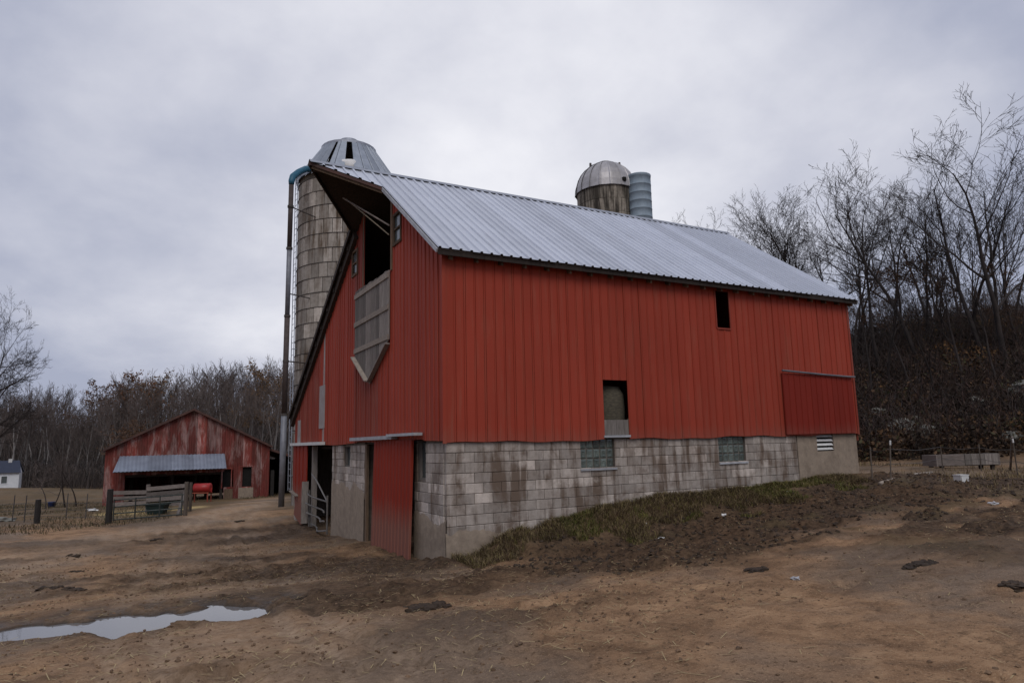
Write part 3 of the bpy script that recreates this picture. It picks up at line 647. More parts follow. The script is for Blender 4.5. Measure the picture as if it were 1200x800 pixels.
for i in range(4):
    z = -.05-i*.115; MB().prism([(11.06,.06,z-.03),(11.06,.11,z+.03),(11.06,.125,z+.025),(11.06,.075,z-.035)], (.68,0,0)).build('vent_slat', 'white_paint', vt)
# gable foundation
holGf = [(1.12,1.62,-.78,.05),(1.78,5.50,-3.2,.10),(6.95,7.58,-.62,-.06),(8.95,14.1,-3.2,.10)]
def pier(y0, y1):
    b_ = MB()
    for a0, a1, z0, z1 in cells([h for h in holGf if h[0] < y1 and h[1] > y0], max(y0, .36), y1, -3.2, .05):
        if a0 >= max(y0, .36)-1e-6 and a1 <= y1+1e-6: b_.box((.074,a0,z0),(.32,a1,z1))
    return b_.build('foundation_pier', 'mortar', barn)
pr1, gf = pier(.36, 1.78), pier(5.5, 8.95)
c2 = lay(.17, 1.78, -.012, lambda x: -1.75, holGf, 'y', pr1, .055); c3 = lay(5.5, 8.95, -.012, lambda x: -1.35, holGf, 'y', gf, .055)
def parge(y0, y1, ztop, seed, par, ax='y', face=.044):
    ys = np.linspace(y0, y1, 40); zt_ = [ztop+.34*(float(fbm(y*2.6, 1.0, seed, 4))-.5) for y in ys]; V = []
    for y_, z_ in zip(ys, zt_):
        for xx, z2 in ((face+.012, z_+.03), (face, z_-.05), (face-.004, -1.9), (face-.012, -3.2)): V.append((xx, y_, z2) if ax == 'y' else (y_, xx, z2))
    MB().add(V, np.array([[4*i+j, 4*i+j+1, 4*i+5+j, 4*i+4+j] for i in range(39) for j in range(3)])).build('parging', 'parging', par, True)
parge(.05, 1.778, -1.55, 3, pr1); parge(5.502, 8.945, -1.15, 5, gf); parge(.046, 1.5, -1.75, 7, fw, 'x')
MB().box((.03,14.08,-3.2),(.34,14.46,.72)).build('corner_pier', 'block', barn)
for (y0,y1,z0,z1) in ((1.14,1.60,-.76,.0),(6.97,7.56,-.60,-.08)):
    wv = MB().box((.16,y0,z0),(.18,y1,z1)).build('stable_window', 'pane', barn); MB().box((.10,y0,z0),(.155,y0+.05,z1)).box((.10,y1-.05,z0),(.155,y1,z1)).box((.09,y0,z0-.03),(.155,y1,z0+.02)).build('window_frame', 'grey_wood', wv)
MB().box((.06,5.36,-2.9),(.13,5.49,.1)).build('door_jamb', 'brown_wood', barn); MB().box((.08,1.78,-2.9),(.2,1.86,.1)).build('door_jamb', 'dark_wood', barn)
MB().box((.05,11.55,-3.0),(.2,11.75,.1)).build('door_jamb', 'grey_wood', barn); MB().box((.06,1.8,.0),(.3,5.5,.12)).build('door_lintel', 'dark_wood', barn); MB().box((.06,8.95,.0),(.3,14.1,.12)).build('door_lintel', 'dark_wood', barn)
# sliding door, slightly swung out at the bottom
sd_ = MB().add([(-.10,1.50,.06),(-.10,4.16,.06),(-.17,4.14,-2.45),(-.17,1.52,-2.42),(-.06,1.50,.06),(-.06,4.16,.06),(-.13,4.14,-2.45),(-.13,1.52,-2.42)], np.array([[0,1,2,3],[7,6,5,4],[0,4,5,1],[3,2,6,7],[0,3,7,4],[1,5,6,2]])).build('sliding_door', 'red_door', barn)
for i in range(4):
    y0 = 1.50+i*.668; y1 = y0+.668; V = []; prof = []
    for r_ in range(3): prof += [(r_*.223,0),(r_*.223+.02,.016),(r_*.223+.05,.016),(r_*.223+.07,0)]
    prof.append((.668,0)); jz = random.uniform(-.05,.03)
    for s_, h_ in prof: V += [(-.104-h_, y0+s_, .07), (-.176-h_, y0+s_, -2.47+jz)]
    MB().add(V, np.array([[2*q, 2*q+2, 2*q+3, 2*q+1] for q in range(len(prof)-1)])).build('door_sheet', 'red_door', sd_)
MB().box((-.20,2.6,.10),(-.05,6.1,.185)).build('door_track', 'rail_grey', barn); MB().box((-.24,1.05,.155),(-.04,2.85,.215)).build('door_track', 'rail_grey', barn)
MB().box((-.2,9.55,.02),(-.03,14.35,.12)).build('door_track', 'white_paint', barn)
# second, broken sliding door
P = [(-.12,11.75,.03),(-.12,14.05,.03),(-.12,14.05,-1.55),(-.12,13.75,-1.7),(-.12,13.6,-2.1),(-.12,13.75,-2.45),(-.12,12.5,-2.72),(-.12,12.2,-2.2),(-.12,11.8,-1.95)]
d2 = MB().prism(P, (.035,0,0)).build('broken_door', 'red_door', barn, label='broken red door with ragged lower edge')
for y in (12.3,12.9,13.5): MB().box((-.145,y,-1.9),(-.121,y+.04,.0)).build('door_rib', 'red_door', d2)
MB().beam((-.15,11.75,-1.2),(-.15,11.82,-2.6),.03,.22,(1,0,0)).build('grey_board', 'grey_wood', d2); MB().beam((-.18,12.9,-1.75),(-.2,14.0,-1.62),.03,.14,(1,0,0)).build('grey_board', 'pale_wood', d2)

# things at the barn
bl = MB()
V = [];
bl.lathe([(.02,0),(.40,0),(.455,.15),(.475,.6),(.455,1.0),(.36,1.18),(.02,1.22)], (4.34,.58,.02), 28)
tag(bl.build('hay_bale', 'bale', None, True, (4.34,.58,.02)), 'dark brown round bale standing in the square wall opening', 'bale')
gtz = float(gz(-.1,10)); gt = thing('pipe_gate', 'bent white pipe gate across the dark stable doorway', 'gate', (-.05,10.2,gtz))
for i, z in enumerate((.10,.42,.72,1.02)):
    ys = np.linspace(8.98,11.5,7); MB().tube([(-.06-.12*math.sin(i+q), y_, gtz+z+.1*math.sin((y_-9)*1.25+i*.3)*(-1)) for q, y_ in enumerate(ys)], .028, 7).build('rail', 'pipe_gate', gt)
MB().tube([(-.08,9.0,gtz+1.0),(-.1,10.3,gtz+1.55),(-.08,11.1,gtz+1.75)], .025, 6).build('rail', 'pipe_gate', gt); MB().tube([(-.06,11.45,gtz),(-.06,11.45,gtz+1.2)], .03, 7).build('upright', 'pipe_gate', gt); MB().tube([(-.06,9.0,gtz),(-.06,9.0,gtz+1.15)], .03, 7).build('upright', 'pipe_gate', gt)

# ------------------------------------------------------------------ silos
SC = np.array([3.9, 21.3, -2.85])-.14*RT*np.array([1,1,0]); SRD = 2.48; STOP = 16.15
silo = thing('stave_silo', 'tall tan concrete stave silo with broken metal roof behind the barn', 'silo', SC)
core = MB().lathe([(SRD-.05,-.3),(SRD-.05,STOP)], SC, 48).build('wall', 'stave_dark', silo, True)
ch = .72; nst = 34; nc = int(STOP/ch); fa = math.atan2(C0[1]-SC[1], C0[0]-SC[0]); SHV = {}
def stave_mesh(da):
    b_ = MB(); r = SRD; a = da/2-.006
    V = []
    for rr, za in ((r-.06, .0), (r, .0)):
        for an in (-a, 0, a):
            V += [(rr*math.cos(an), rr*math.sin(an), .012), (rr*math.cos(an), rr*math.sin(an), ch-.012)]
    b_.add(V, np.array([[6,8,9,7],[8,10,11,9],[0,1,7,6],[4,10,11,5],[1,3,9,7],[3,5,11,9],[0,6,8,2],[2,8,10,4]])); return np.concatenate(b_.V), [np.concatenate(v) for v in b_.F.values()]
da = 2*math.pi/nst; SV, SF = stave_mesh(da); sme = fast_mesh('stave', SV, SF); sme.materials.append(MAT['stave']); rest = MB(); ns = 0
for c in range(nc):
    for q in range(nst):
        an = q*da + (da/2 if c % 2 else 0); rel = (an-fa+math.pi) % (2*math.pi)-math.pi
        if abs(rel) < 1.5 and c >= nc-16 and ns < 300:
            o_ = bpy.data.objects.new('stave', sme); col.objects.link(o_); o_.parent = core; o_.location = (0,0,c*ch); o_.rotation_euler = (0,0,an); s_ = 1+random.uniform(-.004,.004); o_.scale = (s_, s_, 1); ns += 1
        else:
            R2 = np.array([[math.cos(an),-math.sin(an),0],[math.sin(an),math.cos(an),0],[0,0,1]]); rest.add(SV@R2.T+SC+np.array([0,0,c*ch]), SF)
rest.build('staves', 'stave', core, kind='stuff')
for c in range(nc+1): MB().tube([SC+np.array([(SRD+.012)*math.cos(a), (SRD+.012)*math.sin(a), c*ch+.01*math.sin(3*a)]) for a in np.linspace(0, 2*math.pi, 41)], .018, 5, False).build('hoop', 'hoop', silo)
rt_ = MB().lathe([(SRD+.12,STOP-.05),(SRD+.12,STOP+.12)], SC, 40).build('roof_rim', 'silo_roof', silo)
npn = 34
for q in range(npn):
    a0, a1 = fa+2*math.pi*(q-.5)/npn, fa+2*math.pi*(q+.5)/npn
    if q == 0: continue
    if q == npn-2: a0 += .07
    if q == npn-1: a1 += .02
    b = MB(); V = []
    for r, z in ((SRD+.14, STOP+.08), (1.36, STOP+1.97)):
        for a in (a0+.004, a0+.025, a1-.004): V.append(SC+np.array([(r+(.035 if a == a0+.025 else 0))*math.cos(a), (r+(.035 if a == a0+.025 else 0))*math.sin(a), z]))
    b.add(V, np.array([[0,1,4,3],[1,2,5,4]])).build('roof_panel', 'silo_roof', rt_)
b = MB(); b.lathe([(1.42,1.90+STOP),(1.42,2.03+STOP),(.46,2.38+STOP),(.46,2.56+STOP),(.0,2.62+STOP)], SC, 24); b.build('roof_cap', 'roof_cap', silo)
hv = SC+np.array([(SRD-.35)*math.cos(fa), (SRD-.35)*math.sin(fa), STOP+.40]); Vi, Fi = ico(2); MB().add(Frame(hv+np.array([0,0,-.1]), math.atan2(RT[1], RT[0]))(np.sign(Vi)*np.abs(Vi)**.55*np.array([.42,.32,.30])), Fi).build('roof_hatch', 'white_paint', silo, True, label='white rounded roof hatch')
la = fa-1.22; ld = np.array([math.cos(la), math.sin(la), 0]); lt = np.array([-ld[1], ld[0], 0]); b = MB()
for s_ in (-.2,.2): b.tube([SC+ld*(SRD+.2)+lt*s_+np.array([0,0,.8]), SC+ld*(SRD+.2)+lt*s_+np.array([0,0,STOP+.2])], .022, 5)
for i in range(50): z = .9+i*.3; b.tube([SC+ld*(SRD+.2)-lt*.2+np.array([0,0,z]), SC+ld*(SRD+.2)+lt*.2+np.array([0,0,z])], .014, 4)
for i in range(8): z = 1.5+i*2; b.tube([SC+ld*(SRD-.02)+np.array([0,0,z]), SC+ld*(SRD+.2)+np.array([0,0,z])], .02, 4)
b.build('ladder', 'galv', silo)
# filler pipe up the side of the silo
def atz(u, v, d): return px(u, v, d)
dS = 31.6; pt = atz(341.5, 216, dS); pb = atz(330.5, 557, dS); pb[2] = float(gz(pb[0], pb[1])); pp = thing('filler_pipe', 'tall thin filler pipe with blue gooseneck beside the stave silo', 'pipe', pb)
def lerp(f_): return pb+(pt-pb)*f_
for f0, f1, mt_, r_ in ((0,.285,'pipe_grey',.135),(.285,.59,'pipe_brown',.125),(.59,.80,'pipe_brown',.112),(.80,1.0,'pipe_brown',.112)): MB().tube([lerp(f0), lerp(f1-.002)], r_, 12).build('pipe_section', mt_ if f0 != .59 else 'pipe_grey', pp, True)
for f0 in (.285,.45,.59,.80,.93): MB().tube([lerp(f0)-np.array([0,0,.05]), lerp(f0)+np.array([0,0,.05])], .145, 12).build('collar', 'hoop', pp)
tgt = SC+np.array([(SRD-.4)*math.cos(fa-.9), (SRD-.4)*math.sin(fa-.9), STOP+.35]); md = pt+np.array([0,0,.55])
gpts = [pt, pt*.75+md*.25+0, pt*.35+md*.6+tgt*.05, md*.7+tgt*.28+pt*.02, md*.42+tgt*.58+np.array([0,0,.1]), tgt]
MB().tube(gpts, [.125,.14,.15,.15,.15,.15], 12).build('gooseneck', 'teal_paint', pp, True)
for f0 in (.45,.66,.93): MB().tube([lerp(f0), lerp(f0)*.0+np.array([SC[0],SC[1],lerp(f0)[2]])+(lerp(f0)-np.array([SC[0],SC[1],lerp(f0)[2]]))*(SRD/np.linalg.norm(lerp(f0)-np.array([SC[0],SC[1],lerp(f0)[2]])))], .03, 5).build('bracket', 'hoop', pp)
# second silo with steel dome and chute
S2d = 42; c2p = px(711, 240, S2d); S2 = np.array([c2p[0], c2p[1], float(H0(c2p[0], c2p[1]))-.2]); R2 = 1.80; topz = px(711, 228, S2d)[2]; H2 = topz-S2[2]
s2 = thing('domed_silo', 'dark stave silo with ribbed steel dome behind the barn ridge', 'silo', S2)
fa2 = math.atan2(C0[1]-S2[1], C0[0]-S2[0]); w2 = MB().lathe([(R2-.04,0),(R2-.04,H2)], S2, 40).build('wall', 'stave_dark', s2, True); cnt = 0
n2 = 22; d2a = 2*math.pi/n2; b0 = MB(); a_ = d2a/2-.008; V = []
for an in (-a_,0,a_): V += [(R2*math.cos(an), R2*math.sin(an), .01), (R2*math.cos(an), R2*math.sin(an), .79)]
s2m = fast_mesh('stave', np.array(V), [np.array([[0,2,3,1],[2,4,5,3]])]); s2m.materials.append(MAT['stave_dark'])
for c in range(3):
    for q in range(n2):
        an = q*d2a+(d2a/2 if c % 2 else 0); rel = (an-fa2+math.pi) % (2*math.pi)-math.pi
        if abs(rel) < 1.6:
            o_ = bpy.data.objects.new('stave', s2m); col.objects.link(o_); o_.parent = w2; o_.location = (0,0,H2-.8*(c+1)); o_.rotation_euler = (0,0,an)
RD = R2+.10; HD = RD*1.06
dm = MB().lathe([(RD*.985*math.cos(t_), H2-.02+HD*.985*math.sin(t_)) for t_ in np.linspace(0, 1.5, 9)], S2, 36).build('dome', 'dome_steel', s2, True)
npt = 18; pv = []
for t_ in np.linspace(0, 1.42, 8):
    for an, lift in ((-.174,0),(-.12,.0),(.12,.0),(.15,.04),(.174,.04)):
        pv.append(((RD+lift)*math.cos(t_)*math.cos(an), (RD+lift)*math.cos(t_)*math.sin(an), (HD+lift)*math.sin(t_)))
pq = [[5*i+j, 5*i+j+1, 5*i+5+j+1, 5*i+5+j] for i in range(7) for j in range(4)]; pm = fast_mesh('dome_panel', np.array(pv), [np.array(pq)]); pm.materials.append(MAT['dome_steel'])
for q in range(npt):
    o_ = bpy.data.objects.new('dome_panel', pm); col.objects.link(o_); o_.parent = dm; o_.location = (0,0,H2); o_.rotation_euler = (0,0,fa2+q*2*math.pi/npt)
MB().lathe([(.45,H2+HD-.03),(.40,H2+HD+.06),(.0,H2+HD+.09)], S2, 14).build('dome_cap', 'dome_steel', s2)
for k_ in (-1,1): q = S2+np.array([.9*k_*RT[0], .9*k_*RT[1], H2+HD*.86]); MB().tube([q, q+np.array([0,0,.35])], .07, 6).build('vent_pipe', 'hoop', s2)
cd = px(750, 240, S2d-1.2); cc = np.array([cd[0], cd[1], S2[2]]); ctz = px(750, 205, S2d-1.2)[2]
b = MB(); prof = [(.68, 0.0)]; zc = ctz-S2[2]
nb = 9
for i in range(nb): z = zc-4.6+i*.5; prof += [(.70,z),(.70,z+.44),(.712,z+.45),(.712,z+.48)]
prof += [(.725,zc-.06),(.725,zc),(.62,zc)]; b.lathe(prof, cc, 24); b.build('chute', 'chute_blue', s2, True, label='blue grey ribbed chute tube beside the dome')
q = S2+np.array([0,0,H2+.35])+RD*1.01*np.array([math.cos(fa2+.62), math.sin(fa2+.62), 0])*.97; MB().lathe([(.0,-.14),(.14,-.1),(.14,.1),(0,.14)], q, 8).build('dome_port', 'painted_shade', s2)  # solid port, its near-black colour imitates a shaded hollow

# ------------------------------------------------------------------ old barn
ob = px(223, 570, 45); dirh = math.atan2(ob[1]-C0[1], ob[0]-C0[0]); ob[2] = float(H0(ob[0], ob[1]))
FR = Frame(ob, dirh-math.pi/2+math.radians(4), .90); OW = 5.5; OE, OP = 3.45, 5.95; OL = 14.0
old = thing('old_barn', 'weathered rusty red gable shed with grey metal awning beside the track', 'barn', ob)
def otop(x): return OE+(OP-OE)*(1-abs(x)/OW)
ops = [(-4.2,2.0,-.5,1.75),(2.15,2.75,.75,1.95),(3.35,4.3,.72,2.05)]
xs = np.arange(-OW, OW+.01, OW*2/17)
for i in range(17):
    x0, x1 = xs[i]+.004, xs[i+1]-.004
    for z0, z1 in [(-.3, None)]:
        mid = (x0+x1)/2; hs = [h for h in ops if h[0] < mid < h[1]]; spans = [(-.3, None)]
        if hs: spans = [(hs[0][3], None)]+([(-.3, hs[0][2])] if hs[0][2] > 0 else [])
        for a, c_ in spans:
            jz = random.uniform(-.05,.05); off = random.uniform(0,.035)
            V = [];
            for s_ in np.linspace(0, 1, 9):
                x = x0+(x1-x0)*s_; d = .018*(int(round(s_*8)) % 2)
                V += [(x, -off-d, a+(jz if a > 0 else 0)), (x, -off-d, (otop(x)-.06) if c_ is None else c_)]
            MB(FR).add(V, np.array([[2*q, 2*q+2, 2*q+3, 2*q+1] for q in range(8)])).build('siding_sheet', 'rusty_red', old)
b = MB(FR).prism([(-OW-.15,-.3,OE-.02),(0,-.3,OP+.06),(0,-.3,OP-.08),(-OW-.15,-.3,OE-.16)], (0,OL,0)).prism([(OW+.15,-.3,OE-.02),(0,-.3,OP+.06),(0,-.3,OP-.08),(OW+.15,-.3,OE-.16)], (0,OL,0)).build('roof', 'rust_roof', old)
MB(FR).box((-OW,.05,-.4),(-OW+.12,OL-.5,OE-.1)).build('side_wall', 'rusty_red', old); MB(FR).box((OW-.12,.05,-.4),(OW,OL-.5,OE-.1)).build('side_wall', 'rusty_red', old); MB(FR).prism([(-OW,OL-.6,-.4),(OW,OL-.6,-.4),(OW,OL-.6,OE),(0,OL-.6,OP-.1),(-OW,OL-.6,OE)], (0,.1,0)).build('rear_wall', 'rusty_red', old)
aw = MB(FR).add([(-4.95,-1.35,1.98),(2.25,-1.35,2.02),(2.25,-.03,2.95),(-4.6,-.03,2.9)], np.array([[3,2,1,0]])).build('awning', 'dark_wood', old)
for i in range(10):
    x0 = -4.95+i*.72; V = []
    for s_ in np.linspace(0,1,7):
        x = x0+.715*s_; l_ = .03*(int(round(s_*6)) % 2); V += [(x,-1.38,2.02+l_),(min(max(x, -4.6+.02*i), 2.25) if i else max(x,-4.6+.03*s_),-.04,2.97+l_)]
    MB(FR).add(V, np.array([[2*q,2*q+2,2*q+3,2*q+1] for q in range(6)])).build('awning_sheet', 'awning_steel', aw)
for x in (-4.3,-1.2,2.1): MB(FR).box((x-.09,.05,-.4),(x+.09,.22,1.9)).build('door_post', 'dark_wood', old)
MB(FR).box((-4.2,.08,1.62),(2.0,.2,1.85)).build('door_header', 'dark_wood', old)
for h in ops[1:]:
    wv = MB(FR).box((h[0],.12,h[2]),(h[1],.14,h[3])).build('window_dark_panel', 'painted_shade', old)  # closed panel, shade of the dark interior put into its colour
    MB(FR).box((h[0]-.07,-.06,h[2]-.07),(h[0],.1,h[3]+.07)).box((h[1],-.06,h[2]-.07),(h[1]+.07,.1,h[3]+.07)).box((h[0],-.06,h[3]),(h[1],.1,h[3]+.07)).build('window_frame', 'rusty_red', wv)
MB(FR).box((3.3,-.07,-.2),(4.36,-.02,.66)).build('block_infill', 'parging', old); MB(FR).box((2.3,-.07,-.2),(2.9,-.03,.62)).build('board_infill', 'brown_wood', old)
MB(FR).box((OW+.12,-.1,-.3),(OW+.36,.14,1.75)).build('corner_post', 'black_post', old)
for x0 in (-3.9,-2.8,.4,1.2): MB(FR).box((x0,2.5,-.3),(x0+.25,2.7,1.5)).build('stall_post', 'dark_wood', old)
MB(FR).prism([(OW,.6,3.3),(OW+2.4,.6,2.55),(OW+2.4,.6,2.4),(OW,.6,3.15)], (0,9,0)).build('lean_to_roof', 'rust_roof', old); MB(FR).box((OW+2.2,.7,-.4),(OW+2.32,9.3,2.45)).build('lean_to_wall', 'dark_wood', old)
MB(FR).box((OW,8,-.4),(OW+2.2,8.1,2.4)).build('lean_to_wall', 'dark_wood', old)

# ------------------------------------------------------------------ yard things on the left
def post(u, v, h, w, mat, label, lean=0.0, cat='post', group=None, name='fence_post'):
    p_ = gp(u, v); b_ = MB(); n_ = 8
    b_.tube([p_-np.array([0,0,.3]), p_+np.array([lean*.5,0,h*.5]), p_+np.array([lean,0,h])], [w*.52,w*.5,w*.46], n_)
    return tag(b_.build(name, mat, None, False, p_), label, cat, group), p_
_, PA = post(127, 613, 1.42, .25, 'black_post', 'thick black gate post at the left end of the tube gate')
_, PF = post(43, 613, .98, .23, 'black_post', 'short thick dark post standing in the wire fence')
PB = gp(214, 606)
gt = thing('tube_gate', 'low green tube gate fixed to the thick black post', 'gate', (PA+PB)/2)
for z in (.12,.38,.66,.95): MB().tube([PA+np.array([.2,0,z]), PB+np.array([0,0,z+.02])], .03, 6).build('rail', 'gate_green', gt)
for f_ in (.06,.35,.68,.98): q = PA+(PB-PA)*f_; MB().tube([q+np.array([0,0,.08]), q+np.array([0,0,.98])], .03, 6).build('upright', 'gate_green', gt)
b0_, b1_ = gp(124, 602), gp(219, 599)
bf = thing('board_fence', 'weathered grey board fence behind the tube gate', 'fence', (b0_+b1_)/2)
mid_ = b0_+(b1_-b0_)*.5
for f0, f1, zs_ in ((0,.5,((.45,.03),(.74,.0),(1.02,-.02))),(.5,1.0,((.36,.05),(.63,.06),(.90,.07),(1.17,.08)))):
    for z, s_ in zs_: p0 = b0_+(b1_-b0_)*f0; p1 = b0_+(b1_-b0_)*f1; MB().beam(p0+np.array([0,0,z-s_*.3]), p1+np.array([0,0,z+s_]), .05, .19).build('board', 'fence_wood', bf)
for f_, h_ in ((.02,1.2),(.5,1.35),(.97,1.4)): q = b0_+(b1_-b0_)*f_; MB().tube([q-np.array([0,0,.3])+F*.12, q+np.array([0,0,h_])+F*.12], .10, 8).build('post', 'fence_wood' if f_ < .9 else 'post_wood', bf)
MB().beam(gp(208,605)+np.array([0,0,.05]), b1_+np.array([-.1,0,.95]), .12, .12).build('brace', 'fence_wood', bf)
_, q = post(222.5, 599, 1.4, .15, 'post_wood', 'grey wooden post at the right end of the board fence')
_, q = post(217, 604, 1.45, .17, 'post_wood', 'dark weathered corner post where gate and board fence meet')
q = gp(184, 602); tr = thing('feed_trough', 'dark green plastic trough standing in straw behind the gate', 'trough', q)
FT = Frame(q, math.atan2(RT[1], RT[0])); b = MB(FT)
b.add([(-.36,-.2,0),(.36,-.2,0),(.36,.2,0),(-.36,.2,0),(-.46,-.28,.46),(.46,-.28,.46),(.46,.28,.46),(-.46,.28,.46),(-.40,-.22,.46),(.40,-.22,.46),(.40,.22,.46),(-.40,.22,.46),(-.32,-.16,.1),(.32,-.16,.1),(.32,.16,.1),(-.32,.16,.1)],
      np.array([[0,1,5,4],[1,2,6,5],[2,3,7,6],[3,0,4,7],[4,5,9,8],[5,6,10,9],[6,7,11,10],[7,4,8,11],[8,9,13,12],[9,10,14,13],[10,11,15,14],[11,8,12,15],[12,13,14,15],[3,2,1,0]])).build('basin', 'dark_green', tr)
MB(FT).box((-.5,-.32,.44),(.5,-.28,.49)).box((-.5,.28,.44),(.5,.32,.49)).build('rim', 'dark_green', tr)
q = gp(237, 588); tk = thing('fuel_tank', 'red drum tank lying on an orange steel stand by the old barn', 'tank', q); FT = Frame(q, math.atan2(RT[1], RT[0]))
sv = FT(np.array([[-.52,0,.86],[-.50,0,.86],[.48,0,.86],[.50,0,.86]])); MB().tube(sv, [.20,.28,.28,.20], 20).build('drum', 'tank_red', tk, True)
for x in (-.6,.42):
    for y in (-.25,.25): MB(FT).box((x-.03,y-.03,-.1),(x+.03,y+.03,.58)).build('leg', 'stand_orange', tk)
MB(FT).box((-.66,-.29,.54),(.48,-.23,.60)).box((-.66,.23,.54),(.48,.29,.60)).build('stand_rail', 'stand_orange', tk); MB(FT).box((.5,-.03,.6),(.56,.03,.84)).build('spout', 'tank_red', tk)
q = gp(60, 594); b = MB(); b.lathe([(.0,.0),(.19,.0),(.23,.36),(.25,.38),(.22,.38),(.18,.05),(.0,.05)], q, 18); tag(b.build('blue_tub', 'blue_plastic', None, True, q), 'small dark blue plastic tub in the grass by the wire fence', 'tub')
# wire fence at the far left
wf = thing('wire_fence', 'thin sagging wire fence running to the short dark post', 'fence', gp(20, 615)); ends = [gp(-40, 618), PF, PA]
for z in (.3,.6,.88):
    for a, c_ in zip(ends[:-1], ends[1:]): m_ = (a+c_)/2; MB().tube([a+np.array([0,0,z]), m_+np.array([0,0,z-.06]), c_+np.array([0,0,z])], .008, 4, False).build('wire', 'wire', wf)
for u_, v_ in ((28,612),(14,611),(77,607),(100,608)):
    q = gp(u_, v_); MB().tube([q-np.array([0,0,.2]), q+np.array([.03,0,1.15])], .022, 5).build('post', 'wire', wf)
def scrap(u, v, s, mat, label, name='scrap', seed=1, up=.05, cat='litter'):
    q = gp(u, v); V, Fc = ico(1); r = np.random.default_rng(seed); V = V*(1+.35*r.standard_normal((len(V),1)))*np.array([s, s*.7, s*.35]); V = V-np.array([0,0,V[:,2].min()*.6])
    return tag(MB().add(V+q, Fc).build(name, mat, None, False, q), label, cat)
scrap(108, 599, .24, 'white_paint', 'white scrap lying by the thick black gate post', seed=4)
scrap(5, 611, .34, 'rock', 'pale stone lying in the rough grass beyond the puddle', 'stone', 5, cat='stone')
# white shed far left
hp = px(-2, 570, 88); hp[2] = float(H0(hp[0], hp[1])); FH = Frame(hp, math.atan2(RT[1], RT[0])+.52); hs_ = thing('white_shed', 'small white shed with dark blue roof beyond the field', 'shed', hp)
MB(FH).box((-2.6,0,-.5),(2.1,3.2,1.9)).build('wall', 'house_white', hs_); MB(FH).prism([(-2.8,-.25,1.85),(2.3,-.25,1.85),(1.9,1.6,3.35),(-2.8,1.6,3.35)], (0,.02,.08)).prism([(-2.8,3.45,1.85),(2.3,3.45,1.85),(1.9,1.62,3.35),(-2.8,1.62,3.35)], (0,.02,.08)).build('roof', 'slate_roof', hs_)
MB(FH).prism([(2.08,0.02,1.88),(2.08,3.2,1.88),(1.8,1.6,3.3)], (.02,0,0)).build('gable_wall', 'house_white', hs_)
wv = MB(FH).box((.25,-.03,.55),(.85,.0,1.45)).build('window', 'pane', hs_); MB(FH).box((.17,-.05,.47),(.25,.0,1.53)).box((.85,-.05,.47),(.93,.0,1.53)).box((.25,-.05,1.45),(.85,.0,1.53)).box((.25,-.05,.47),(.85,.0,.55)).build('window_frame', 'house_white', wv)
MB(FH).box((.7,1.3,3.1),(1.1,1.7,3.65)).build('roof_vent', 'white_paint', hs_)

# ------------------------------------------------------------------ things on the right
q = gp(1136, 549); FT = Frame(q, math.atan2(RT[1], RT[0])+.05); fb = thing('feed_bunk', 'low grey wooden feed bunk at the foot of the wooded bank', 'feed bunk', q)
MB(FT).box((-1.14,.0,.12),(-.14,.05,.50)).build('side_board', 'fence_wood', fb)
for i in range(5): MB(FT).box((-.13+i*.25,-.02,.13),(.11+i*.25,.05,.52)).build('plank', 'grey_wood', fb)
MB(FT).box((-1.14,.75,.12),(1.14,.8,.50)).build('side_board', 'fence_wood', fb); MB(FT).box((-1.14,.05,.10),(1.14,.75,.15)).build('bottom', 'dark_wood', fb); MB(FT).box((1.13,.0,.1),(1.19,.8,.52)).build('end_board', 'fence_wood', fb); MB(FT).box((-1.19,.0,.1),(-1.13,.8,.5)).build('end_board', 'fence_wood', fb)
for x in (-.95,.95):
    for y in (.1,.68): MB(FT).box((x-.06,y-.05,-.1),(x+.06,y+.05,.1)).build('leg', 'dark_wood', fb)
q = gp(1127, 566); b = MB(Frame(q, math.atan2(RT[1], RT[0])+.3)); b.box((-.13,-.1,.0),(.13,.1,.155)); b.box((-.14,-.11,.156),(.14,.11,.175)); tag(b.build('white_tub', 'white_paint', None, False, q), 'small white box left on the mud near the feed bunk', 'box')
rf = thing('wire_fence', 'rusty wire fence along the foot of the wooded bank', 'fence', gp(1100, 556)); pr = None
for i, (u_, v_, h_) in enumerate(((1022,562,.85),(1043,563,.9),(1105,552,.8),(1150,552,.9),(1193,558,1.0),(1230,560,1.0))):
    q = gp(u_, v_); lean = (.05,.16,.02,.04,-.03,0)[i]; MB().tube([q-np.array([0,0,.3]), q+np.array([lean,0,h_])], .020, 6).build('post', 'post_wood', rf)
    if i in (1,4): MB().tube([q+np.array([lean,0,h_-.02]), q+np.array([lean*1.1,0,h_+.10])], .026, 6).build('insulator', 'white_paint', rf)
    if pr is not None:
        for z in (.4,.78): m_ = (pr+q)/2; MB().tube([pr+np.array([0,0,z]), m_+np.array([0,0,z-.07]), q+np.array([0,0,z])], .007, 4, False).build('wire', 'wire', rf)
    pr = q
q = gp(1190, 556); MB().beam(gp(1184,552)+np.array([0,0,.0]), gp(1192,556)+np.array([0,0,1.2]), .06, .06).build('brace', 'fence_wood', rf)
p0, p1 = gp(1032, 569), gp(1092, 557); b = MB(); b.tube([p0+np.array([0,0,.05]), (p0+p1)/2+np.array([0,0,.09]), p1+np.array([0,0,.06])], [.05,.065,.055], 8); tag(b.build('fallen_pole', 'pale_wood', None, True, p0), 'pale fallen pole lying on the mud beside the barn corner', 'pole')
